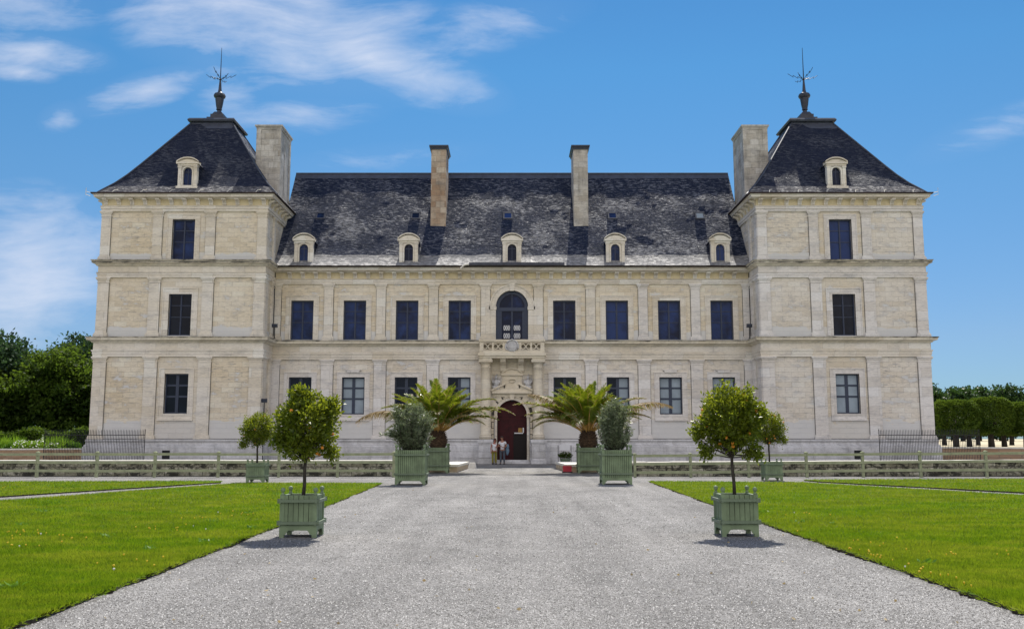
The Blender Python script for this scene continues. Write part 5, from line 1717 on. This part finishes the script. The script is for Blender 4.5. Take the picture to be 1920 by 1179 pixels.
def palm(label, loc, seed, longs):
    rng = np.random.default_rng(seed)
    r = thing('palm', label, 'palm', loc, 0, 'palms in planters')
    z0 = 1.14; zt = 1.95
    mb = MB()
    mb.lathe(0, 0, [(.34, z0), (.42, z0 + .2), (.43, z0 + .42), (.36, z0 + .66), (.25, zt), (.12, zt + .12)], 20)
    rings = 10
    for j in range(rings):          # overlapping cut leaf bases
        z = z0 + .04 + j * .078
        rr = .41 - .010 * abs(j - 3) ** 1.4
        for k in range(13):
            a = 2 * math.pi * (k + .5 * (j % 2)) / 13 + rng.normal(0, .05)
            d = np.array([math.cos(a), math.sin(a), 0]); tnn = np.array([-d[1], d[0], 0])
            b0 = d * (rr - .06) + np.array([0, 0, z]); tip = d * (rr + .07 + rng.uniform(0, .05)) + np.array([0, 0, z + .15 + rng.uniform(0, .05)])
            w_ = .055
            vs = [tuple(b0 - tnn * w_ * 1.4), tuple(b0 + tnn * w_ * 1.4), tuple(tip + tnn * w_ * .7), tuple(tip - tnn * w_ * .7),
                  tuple(b0 - tnn * w_ + np.array([0, 0, .10]) - d * .03), tuple(b0 + tnn * w_ + np.array([0, 0, .10]) - d * .03)]
            mb.add(vs, [(0, 1, 2, 3), (3, 2, 5, 4), (0, 3, 4), (1, 5, 2)])
    mb.build('trunk', M['palm_bark'], r)
    fr = []
    nf = 54
    for i in range(nf):
        f_ = i / nf
        a = i * 2.399963 + rng.normal(0, .12)
        elev = R(86 - 50 * f_ ** .85 + rng.normal(0, 4))
        L = rng.uniform(2.25, 2.95) * (1.05 if f_ > .25 else .98)
        droop = rng.uniform(.20, .45) + f_ * .55
        dry = 0 if f_ < .86 else rng.uniform(.1, .5)
        fr.append((a, elev, L, droop, dry))
    nlong = len(longs); fr += longs
    for fi, (a, elev, L, droop, dry) in enumerate(fr):
        big_ = 1.45 if fi >= len(fr) - nlong else 1.0
        n = 26
        d = np.array([math.cos(a), math.sin(a), 0.0])
        P = [np.array([0, 0, zt - .08]) + d * .12]
        an = elev
        for j in range(n):
            tt = (j + 1) / n
            an = elev - droop * (tt ** 1.7) * 1.5
            P.append(P[-1] + (d * math.cos(an) + np.array([0, 0, math.sin(an)])) * L / n)
        P = np.array(P)
        mb = MB()
        Vv = []; Ff = []; mi = []
        side = np.array([-d[1], d[0], 0])
        up = np.array([0, 0, 1.0])
        # stem ribbon with thickness
        for j in range(n):
            w0 = .030 * (1 - j / n) + .006; w1 = .030 * (1 - (j + 1) / n) + .006
            b = len(Vv)
            Vv += [P[j] - side * w0, P[j] + side * w0, P[j + 1] + side * w1, P[j + 1] - side * w1]
            Ff.append((b, b + 1, b + 2, b + 3)); mi.append(0)
            b = len(Vv)
            Vv += [P[j] - side * w0, P[j] - up * w0 * 1.2, P[j + 1] - up * w1 * 1.2, P[j + 1] - side * w1]
            Ff.append((b, b + 1, b + 2, b + 3)); mi.append(0)
            b = len(Vv)
            Vv += [P[j] + side * w0, P[j] - up * w0 * 1.2, P[j + 1] - up * w1 * 1.2, P[j + 1] + side * w1]
            Ff.append((b, b + 1, b + 2, b + 3)); mi.append(0)
        nlf = 74 if big_ == 1.0 else 96
        for j in range(nlf):
            tt = .26 + .74 * j / nlf
            x = tt * n; k = min(int(x), n - 1); p = P[k] + (P[k + 1] - P[k]) * (x - k)
            tg = P[k + 1] - P[k]; tg = tg / np.linalg.norm(tg)
            nup = np.cross(side, tg); nup = nup if nup[2] > 0 else -nup
            ll = .54 * math.sin(math.pi * min(1, .14 + tt * .82)) ** .8 * rng.uniform(.8, 1.1)
            for sg in (-1, 1):
                dr = side * sg * .75 + tg * .75 + nup * rng.uniform(.15, .55) + rng.normal(0, .10, 3)
                if dry > .5: dr = dr + np.array([0, 0, -.9])
                dr = dr / np.linalg.norm(dr)
                wv = np.cross(dr, nup); wv = wv / (np.linalg.norm(wv) + 1e-6) * .021 * big_
                m_ = p + dr * ll * .5; e = p + dr * ll + np.array([0, 0, -.16 * ll * (1 + dry * 2)])
                b = len(Vv)
                Vv += [p - wv * .6, p + wv * .6, m_ + wv, m_ - wv]
                Ff.append((b, b + 1, b + 2, b + 3))
                b2 = len(Vv)
                Vv += [m_ - wv, m_ + wv, e + wv * .1, e - wv * .1]
                Ff.append((b2, b2 + 1, b2 + 2, b2 + 3))
                q = 2 if rng.random() < (dry if dry else .04) * (.5 + tt) else 1
                mi += [q, q]
        npmesh('frond', np.array(Vv), np.array(Ff), [M['rachis'], M['leaf_palm'], M['leaf_palm_dry']], r, mi=mi)
# long old fronds: (direction, rise, length, droop, dryness)
palm('spreading date palm in the left green planter', (-3.62, 46.0, 0), 71,
     [(R(-8), R(42), 4.1, .85, .35), (R(-2), R(56), 3.4, .75, .15), (R(186), R(40), 4.3, .95, .75), (R(12), R(50), 3.0, .8, .2), (R(172), R(55), 3.0, .8, .2), (R(-35), R(48), 3.2, .9, .1), (R(20), R(46), 3.5, .8, .1), (R(200), R(50), 3.2, .8, .15), (R(-18), R(34), 3.2, .65, .2)])
palm('spreading date palm with withered tips in the right green planter', (3.72, 46.0, 0), 83,
     [(R(188), R(42), 4.0, .62, .45), (R(178), R(58), 3.6, .70, .7), (R(3), R(44), 4.6, .78, .75), (R(-8), R(55), 3.4, .7, .5), (R(10), R(62), 3.0, 1.05, .95), (R(195), R(35), 3.0, .7, .3), (R(-4), R(38), 3.2, .7, .4), (R(205), R(48), 3.4, .75, .1), (R(170), R(40), 3.3, .7, .2), (R(-25), R(48), 3.3, .8, .1)])

# potted flowers by the information board
rng = np.random.default_rng(9)
r = thing('potted_flowers', 'dark leafy pot plant with white flowers below the white board', 'potted plant', (3.42, 60.6, 0))
mb = MB(); mb.lathe(0, 0, [(.26, 0), (.34, .32), (.36, .34), (.36, .38), (.30, .38)], 18); mb.build('pot', M['planter_dark'], r, smooth=False)
C = rng.normal(0, 1, (900, 3)); C = unit(C) * (rng.random((900, 1)) ** .4) * np.array([.44, .35, .22]) + np.array([0, 0, .55])
V, F = leaves(C, C - np.array([0, 0, .3]), np.full(900, .10), np.full(900, .04), rng); npmesh('foliage', V, F, M['leaf_wood'], r)
C = np.stack([rng.uniform(-.36, .36, 60), rng.uniform(-.3, .2, 60), rng.uniform(.68, .82, 60)], 1)
V, F = leaves(C, rng.normal(size=(60, 3)), np.full(60, .07), np.full(60, .05), rng); npmesh('blossoms', V, F, M['petal'], r)

# ================================================================== BACKGROUND TREES
def leafcrown(rng, cen, RR, nclump, per, size, seed, low=.0, spread=.12):
    d = unit(rng.normal(size=(nclump, 3)))
    rad = rng.uniform(.25, 1.0, nclump) ** .5
    bump = np.array([.82 + .34 * mnoise.noise(Vector(q) * 1.7 + Vector((seed * 2.3, 1, 0))) + .22 * mnoise.noise(Vector(q) * 4.1 + Vector((seed, 5, 0))) for q in d])
    tips = np.array(cen) + d * np.array(RR) * (rad * bump)[:, None]
    cr = rng.uniform(.6, 1.5, nclump)
    C = np.repeat(tips, per, 0); q = rng.normal(0, 1, C.shape) * np.array([1.25, 1.25, .55]) * spread * np.mean(RR)
    q *= np.repeat(cr, per)[:, None]
    C = C + q
    D = np.repeat(d, per, 0) * .4 + rng.normal(0, .6, C.shape) + np.array([0, 0, -.1])
    return leaves(C, D, np.full(len(C), size), np.full(len(C), size * .6), rng, .2), tips
def big_tree(label, loc, h, w, seed, mat, low=.10, nclump=420, per=34, size=.42, group='tall trees left of the castle', spread=.075):
    rng = np.random.default_rng(seed)
    r = thing('broadleaf_tree', label, 'tree', loc, 0, group)
    mb = MB()
    tt = h * .55
    pts = [(0, 0, -.1), (.15, 0, tt * .4), (-.1, .1, tt * .75), (.1, 0, tt)]
    mb.tube(pts, [h * .032, h * .026, h * .02, h * .012], 10)
    for k in range(12):
        a = rng.uniform(0, 6.28); z = tt * rng.uniform(.35, .95); L = w * rng.uniform(.5, .85)
        mb.tube([(0, 0, z), (math.cos(a) * L * .5, math.sin(a) * L * .5, z + L * .35), (math.cos(a) * L, math.sin(a) * L, z + L * .5)], [h * .012, h * .008, h * .003], 6)
    mb.build('trunk', M['bark_big'], r, smooth=True)
    (V, F), tips = leafcrown(rng, (0, 0, h * (.5 + low / 2)), (w, w, h * (.5 - low / 2)), nclump, per, size, seed, spread=spread)
    keep = V.reshape(-1, 4, 3)[:, 0, 2] > .3
    V = V.reshape(-1, 4, 3)[keep].reshape(-1, 3)
    npmesh('crown', V, np.arange(len(V)).reshape(-1, 4), M[mat], r)
    return r
big_tree('tall bluish tree at the far left edge of the picture', (-54.0, 97, .7), 13.2, 4.6, 101, 'leaf_wood_blue', .08)
big_tree('tall loose bluish tree with sky gaps, second from the left edge', (-47.4, 103, .7), 13.6, 4.4, 102, 'leaf_wood_blue', .15, 330)
big_tree('dark green tree with sunlit layered boughs left of the pavilion', (-46.5, 96, .7), 10.8, 4.9, 103, 'leaf_wood', .02, 520)
big_tree('dark tree with its crown top highest beside the left pavilion', (-45.0, 108, .7), 13.6, 4.4, 104, 'leaf_wood', .05)
big_tree('dark tree partly hidden behind the left pavilion wall', (-40.0, 98, .7), 10.8, 4.4, 105, 'leaf_wood', .02)
big_tree('low wide dark tree under the tall bluish trees at the left edge', (-52.5, 94, .7), 8.2, 4.6, 106, 'leaf_wood', .0, 480)
big_tree('dark tree filling the back row at the left', (-60.0, 112, .7), 13.0, 6.0, 107, 'leaf_wood', .0)
big_tree('dense dark tree in the back row behind the sunlit boughs', (-50.5, 116, .7), 13.2, 6.0, 108, 'leaf_wood', .0)

# far wood on the right: each tree stands alone, crowns merge
far = None
rr = random.Random(77)
fs_spots = []
for k in range(14):
    fs_spots.append((118 + k * 7.2 + rr.uniform(-2, 2), 292 + rr.uniform(-12, 12), rr.uniform(.90, 1.12)))
for k in range(11):
    fs_spots.append((128 + k * 9.5 + rr.uniform(-2, 2), 330 + rr.uniform(-8, 8), rr.uniform(1.12, 1.3)))
fl = ['far round dark tree in the wood right of the castle']
for i, (x, y, s_) in enumerate(fs_spots):
    lab = 'far round dark tree merging into the wood line right of the castle'
    if i < 3:
        src = big_tree(lab, (x, y, .8), 17.0, 6.2, 200 + i, 'leaf_far', .0, 300, 26, 1.0, 'far trees of the wood on the right', .085)
        src.scale = (s_,) * 3
        if i == 0: protos = []
        protos.append(src)
    else:
        dup(protos[i % 3], (x, y, .8), rr.uniform(0, 6.28), lab, s_)
# trimmed limes
def lime(loc, seed, label):
    rng = np.random.default_rng(seed)
    r = thing('trimmed_lime_tree', label, 'tree', loc, 0, 'box trimmed lime trees in rows on the right')
    mb = MB(); mb.tube([(0, 0, -.1), (.03, 0, 1.0), (0, 0, 2.2)], [.30, .24, .22], 10); 
    for k in range(6):
        a = k * 1.05; mb.tube([(0, 0, 1.5), (math.cos(a) * .9, math.sin(a) * .9, 2.6)], [.12, .05], 6)
    mb.build('trunk', M['bark_big'], r, smooth=True)
    n = 15000
    q = rng.uniform(-1, 1, (n, 3)); m_ = np.max(np.abs(q), 1, keepdims=True)
    q = q / m_ * rng.uniform(.72, 1.0, (n, 1)) ** .4
    nn_ = np.linalg.norm(q, axis=1, keepdims=True)
    q = q * np.where(nn_ > 1.22, 1.22 / nn_, 1)
    nz = np.array([mnoise.noise(Vector(p) * 3 + Vector((seed, 0, 0))) for p in q])
    q = q * (1 + .09 * nz)[:, None]
    C = q * np.array([1.72, 1.7, 1.42]) + np.array([0, 0, 2.72])
    V, F = leaves(C, q + rng.normal(0, .6, q.shape), np.full(n, .20), np.full(n, .14), rng)
    npmesh('crown', V, F, M['leaf_lime'], r)
    return r
lp_ = lime((39.6, 84, .82), 301, 'box trimmed lime nearest the right pavilion wall')
for i, (x, y, lab) in enumerate([(42.75, 84, 'box trimmed lime second from the right pavilion in the front row'), (45.9, 84, 'box trimmed lime third from the right pavilion at the picture edge'),
                                 (49.1, 84, 'box trimmed lime just beyond the right picture edge')]):
    dup(lp_, (x, y, .82), (i + 1) * math.pi / 2, lab, (1 + .04 * (i - 1), 1.0, 1.0 + .05 * (-1) ** i))
for i in range(6):
    dup(lp_, (43.5 + i * 3.6, 97, .82), i * math.pi / 2, 'box trimmed lime in the rear row seen below the front crowns')
for i in range(6):
    dup(lp_, (50.0 + i * 4.2, 118, .82), i * math.pi / 2, 'box trimmed lime in the farthest row seen as small trunks')

# garden shrubs on the left terrace
def bush(name, label, cat, loc, w, h, seed, mat, size, n, flowers=None, spiky=False, group='garden shrubs left of the castle'):
    rng = np.random.default_rng(seed)
    r = thing(name, label, cat, loc, 0, group)
    d = unit(rng.normal(size=(n, 3))); d[:, 2] = np.abs(d[:, 2])
    if spiky:
        C = d * np.array([w * .3, w * .3, h * .15]) * rng.random((n, 1))
        D = d * np.array([1, 1, 1.4]); sz = np.full(n, h * .9)
        V, F = leaves(C, D, sz, np.full(n, .05), rng, .1)
    else:
        nz = np.array([.9 + .2 * mnoise.noise(Vector(q) * 3 + Vector((seed, 0, 0))) for q in d])
        C = d * np.array([w, w, h]) * (rng.random((n, 1)) ** .25) * nz[:, None]
        V, F = leaves(C, d + rng.normal(0, .5, d.shape), np.full(n, size), np.full(n, size * .5), rng)
    mb = MB()
    for k in range(5):
        a = k * 1.26; mb.tube([(0, 0, 0), (math.cos(a) * w * .5, math.sin(a) * w * .5, h * .6)], .02, 4)
    mb.build('stems', M['bark'], r)
    npmesh('foliage', V, F, M[mat], r)
    if flowers:
        k = 46; dd = unit(rng.normal(size=(k, 3))); dd[:, 2] = np.abs(dd[:, 2]); dd[:, 1] = -np.abs(dd[:, 1])
        C = dd * np.array([w, w, h]) * 1.0
        V, F = leaves(C, rng.normal(size=(k, 3)), np.full(k, .13), np.full(k, .10), rng)
        npmesh('blossoms', V, F, M[flowers], r)
    return r
TZ = .72
def gx(px, y): return (px - 959.5) / 1750 * y
for i, px in enumerate((4, 28, -20, -44)):
    bush('boxwood', ['clipped round boxwood ball at the left picture edge', 'clipped round boxwood ball second from the left edge', 'clipped boxwood ball outside the left edge', 'farthest clipped boxwood ball outside the left edge'][i], 'shrub', (gx(px, 75), 75, TZ), .55, .62, 400 + i, 'leaf_box', .10, 2600)
for i, (px, w) in enumerate(((50, .8), (66, .9), (82, .75))):
    bush('rose_bush', ['white rose bush beside the boxwood balls', 'white rose bush in the middle of the flower bed', 'white rose bush just left of the iron grille'][i], 'shrub', (gx(px, 75), 75, TZ), w, .80, 420 + i, 'leaf_bush', .11, 2200, 'petal')
bush('rose_bush', 'white rose bush behind the iron grille', 'shrub', (gx(108, 76), 76, TZ), .6, .62, 431, 'leaf_bush', .10, 1500, 'petal')
for i, (px, y) in enumerate(((14, 76.5), (40, 77), (112, 77), (124, 77.5), (98, 76.5))):
    bush('feathery_plant', ['tall feathery plant behind the first boxwood ball', 'tall feathery plant behind the left rose bush', 'tall feathery plant behind the iron grille', 'rightmost tall feathery plant behind the grille', 'leaning feathery plant at the left end of the grille'][i], 'plant', (gx(px, y), y, TZ), .8, 1.25, 440 + i, 'leaf_bush', .1, 260, None, True)
for i, px in enumerate((136, 150)):
    bush('boxwood', ['clipped round boxwood ball behind the grille', 'clipped round boxwood ball nearest the pavilion'][i], 'shrub', (gx(px, 77.5), 77.5, TZ), .5, .68, 450 + i, 'leaf_box', .10, 2300)
bush('flower_stalk', 'pale upright flower stalk in the bed left of the grille', 'plant', (gx(87, 76), 76, TZ), .12, 1.25, 460, 'petal', .1, 300)
mb = MB(off=(-46, 84, TZ)); mb.box(-70, -36, 83.8, 84.6, TZ - .1, TZ + .25)
# dark clipped hedge closing the flower bed
rng = np.random.default_rng(66)
r = thing('hedge', 'dark hedge under the tall trees behind the flower bed', 'hedge', (-46, 88, TZ))
n = 26000
C = np.stack([rng.uniform(-22, 9.5, n), rng.uniform(-.8, .8, n), rng.uniform(0, 1.7, n) ** 1.0], 1)
C[:, 2] += .25 * np.sin(C[:, 0] * 1.3)
V, F = leaves(C, rng.normal(size=(n, 3)), np.full(n, .26), np.full(n, .17), rng)
npmesh('foliage', V, F, M['leaf_wood'], r)
mb = MB(); mb.box(-22, 9.5, -.3, .3, -.05, 1.2); mb.build('woody_core', M['bark'], r)

# ================================================================== PEOPLE
def skinbody(name, verts, edges, mat, parent=None, sub=2, root=0):
    me = bpy.data.meshes.new(name)
    me.from_pydata([v[:3] for v in verts], edges, [])
    o = bpy.data.objects.new(name, me); COL.objects.link(o)
    me.materials.append(mat)
    md = o.modifiers.new('skin', 'SKIN'); md.use_smooth_shade = True
    for i, v in enumerate(verts):
        sv = me.skin_vertices[0].data[i]
        sv.radius = (v[3], v[4] if len(v) > 4 else v[3]); sv.use_root = (i == root)
    ms = o.modifiers.new('sub', 'SUBSURF'); ms.levels = sub; ms.render_levels = sub
    if parent: o.parent = parent
    return o
M['skin'] = simple('tanned skin', (.34, .16, .10), .55, 0, .08, 8)
M['skin_red'] = simple('sunburnt skin', (.36, .13, .09), .55, 0, .08, 8)
M['hair'] = simple('dark brown hair', (.035, .018, .012), .6, 0, .2, 30)
M['hair_red'] = simple('reddish brown hair', (.07, .025, .015), .6, 0, .2, 30)
M['tee'] = simple('white cotton', (.72, .73, .76), .85, 0, .08, 9, .3)
M['olive'] = simple('olive yellow cotton', (.22, .20, .025), .85, 0, .15, 9, .3)
M['denim'] = simple('grey blue cotton', (.07, .085, .11), .85, 0, .15, 9, .3)
M['shoe'] = simple('dark leather', (.02, .018, .018), .5, 0, .1, 9)
M['jacket'] = simple('pale blue cotton', (.14, .22, .30), .85, 0, .15, 9, .3)
def person(label, loc, H, rz, arms, top_sleeve, mats, woman, head_tilt):
    skin, hair, shirt, trousers = mats
    k = H / 1.75
    sh = .19 if not woman else .165
    hip = .10
    V = [(0, 0, .95, .13, .10), (0, 0, 1.10, .12, .09), (0, -.005, 1.28, .14, .10), (0, 0, 1.42, .12, .08), (0, -.01, 1.50, .05, .05), (head_tilt[0] * .5, -.02 + head_tilt[1] * .5, 1.57, .060, .068), (head_tilt[0], -.03 + head_tilt[1], 1.64, .075, .092), (head_tilt[0], -.02 + head_tilt[1], 1.71, .055, .070),
         (-hip, 0, .86, .085, .09), (-hip - .01, -.005, .50, .058), (-hip - .02, .01, .10, .036), (-hip - .025, -.12, .035, .032, .028),
         (hip, 0, .86, .085, .09), (hip + .01, -.005, .50, .058), (hip + .02, .01, .10, .036), (hip + .03, -.12, .035, .032, .028)]
    E = [(0, 1), (1, 2), (2, 3), (3, 4), (4, 5), (5, 6), (6, 7), (0, 8), (8, 9), (9, 10), (10, 11), (0, 12), (12, 13), (13, 14), (14, 15)]
    b = 16
    for s, (el, wr, ha) in zip((-1, 1), arms):
        V += [(s * sh, 0, 1.40, .052), (*el, .038), (*wr, .027), (*ha, .034, .018)]
        E += [(3, b), (b, b + 1), (b + 1, b + 2), (b + 2, b + 3)]
        # four fingers and a thumb
        hv = Vector(ha); dirn = (hv - Vector(wr)).normalized(); sd_ = dirn.cross(Vector((0, 0, 1)))
        sd_ = sd_.normalized() if sd_.length > .1 else Vector((1, 0, 0))
        bb = len(V)
        for f in range(4):
            o_ = sd_ * (f - 1.5) * .019
            p1 = hv + dirn * .045 + o_; p2 = p1 + dirn * (.026 + .006 * (1 - abs(f - 1.5) / 1.5)) + Vector((0, 0, -.008)); 
            V += [(*p1, .009), (*p2, .007)]
            E += [(b + 3, bb), (bb, bb + 1)]; bb += 2
        p1 = hv - sd_ * .04 + dirn * .005; p2 = p1 + dirn * .03 - sd_ * .01
        V += [(*p1, .010), (*p2, .008)]; E += [(b + 3, bb), (bb, bb + 1)]
        b = len(V)
    r = thing('person', label, 'person', loc, rz, None)
    sc = lambda L: [(v[0] * k, v[1] * k, v[2] * k) + tuple(q * k for q in v[3:]) for v in L]
    body = skinbody('body', sc(V), E, skin, r)
    hx, hy = head_tilt
    # nose, eyes, ears as small facial features
    f = MB()
    f.add([((hx - .014) * k, (hy - .12) * k, 1.645 * k), ((hx + .014) * k, (hy - .12) * k, 1.645 * k), (hx * k, (hy - .148) * k, 1.645 * k), (hx * k, (hy - .118) * k, 1.69 * k)], [(0, 1, 2), (0, 2, 3), (1, 3, 2)])
    for s in (-1, 1): blob(f, ((hx + s * .080) * k, (hy - .02) * k, 1.66 * k), (.012, .02, .03), 2, 5)
    f.build('nose_and_ears', skin, r, smooth=True)
    f = MB()
    for s in (-1, 1): blob(f, ((hx + s * .030) * k, (hy - .112) * k, 1.685 * k), (.012, .008, .007), 2, 5)
    f.build('eyes', M['shoe'], r, smooth=True)
    f = MB(); blob(f, (hx * k, (hy - .112) * k, 1.62 * k), (.022, .01, .006), 2, 5); f.build('mouth', M['red'], r, smooth=True)
    f = MB()
    blob(f, (hx * k, (hy + .012) * k, 1.715 * k), (.094, .105, .085), 4, 10)
    if woman:
        blob(f, (hx * k, (hy + .05) * k, 1.62 * k), (.10, .08, .12), 5, 10)
        for s in (-1, 1): blob(f, ((hx + s * .075) * k, (hy + .01) * k, 1.62 * k), (.035, .05, .09), 6, 8)
    else:
        blob(f, (hx * k, (hy + .04) * k, 1.68 * k), (.088, .075, .08), 5, 10)
    f.build('hair', hair, r, smooth=True)
    # shirt
    T = [(0, 0, .93, .160, .125), (0, 0, 1.08, .145, .115), (0, -.005, 1.27, .165, .122), (0, 0, 1.40, .135, .095), (0, 0, 1.455, .07, .065)]
    TE = [(0, 1), (1, 2), (2, 3), (3, 4)]
    b = 5
    for s, (el, wr, ha) in zip((-1, 1), arms):
        mid = tuple((a_ * (1 - top_sleeve) + c_ * top_sleeve) for a_, c_ in zip((s * sh, 0, 1.40), el))
        T += [(s * sh * .93, 0, 1.405, .068), (*mid, .062 if top_sleeve > .2 else .055)]
        TE += [(3, b), (b, b + 1)]; b += 2
    skinbody('shirt', sc(T), TE, shirt, r, 2, 1)
    L = [(0, 0, .95, .150, .118), (-hip, 0, .85, .100, .105), (-hip - .01, 0, .50, .076), (-hip - .02, .005, .09, .060), (hip, 0, .85, .100, .105), (hip + .01, 0, .50, .076), (hip + .02, .005, .09, .060)]
    skinbody('trousers', sc(L), [(0, 1), (1, 2), (2, 3), (0, 4), (4, 5), (5, 6)], trousers, r, 2)
    for s in (-1, 1):
        f = MB(); blob(f, ((s * (hip + .025)) * k, -.055 * k, .042 * k), (.052, .13, .048), 3, 8); f.build('shoe', M['shoe'], r, smooth=True)
    return r
PG = 'couple standing before the castle door'
w_ = person('woman in white sleeveless top and olive trousers standing close to the man', (-1.15, 61.2, 0), 1.62, R(12),
       [((-.235, .01, 1.13), (-.24, -.04, .90), (-.235, -.06, .83)), ((.20, -.05, 1.14), (.10, -.22, 1.17), (.04, -.27, 1.19))], .06,
       (M['skin_red'], M['hair_red'], M['tee'], M['olive']), True, (.04, -.01))
m_ = person('man in white tee shirt and grey trousers with folded arm and pale blue jacket', (-.62, 61.2, 0), 1.77, R(-14),
       [((-.26, -.04, 1.13), (-.10, -.23, 1.14), (-.02, -.26, 1.15)), ((.27, -.02, 1.14), (.14, -.24, 1.08), (.05, -.27, 1.09))], .50,
       (M['skin'], M['hair'], M['tee'], M['denim']), False, (-.035, -.01))
f = MB()
blob(f, (0, 0, 0), (.11, .09, .34), 12, 12); blob(f, (.02, -.02, .22), (.09, .10, .16), 14, 10)
jk = f.build('jacket', M['jacket'], None, smooth=True); jk.location = (-.30, 61.22, .92)
tag(jk, "pale blue jacket hanging over the man's left arm", 'jacket')
# a few fallen leaves on the gravel
rng = np.random.default_rng(123)
n = 130
Yq = 1 / rng.uniform(1 / 34, 1 / 7.0, n); Xq = rng.uniform(-.55, .55, n) * Yq
P = np.stack([Xq, Yq], 1); P = P[~in_lawn(P)]
C = np.stack([P[:, 0], P[:, 1], np.full(len(P), .012)], 1)
D = np.stack([rng.normal(size=len(P)), rng.normal(size=len(P)), rng.uniform(0, .25, len(P))], 1)
V, F = leaves(C, D, np.full(len(C), .05), np.full(len(C), .03), rng, .2)
o = npmesh('fallen_leaves', V, F, M['leaf_palm_dry'])
tag(o, 'scattered small dry leaves lying on the gravel court', 'leaves'); o['kind'] = 'stuff'
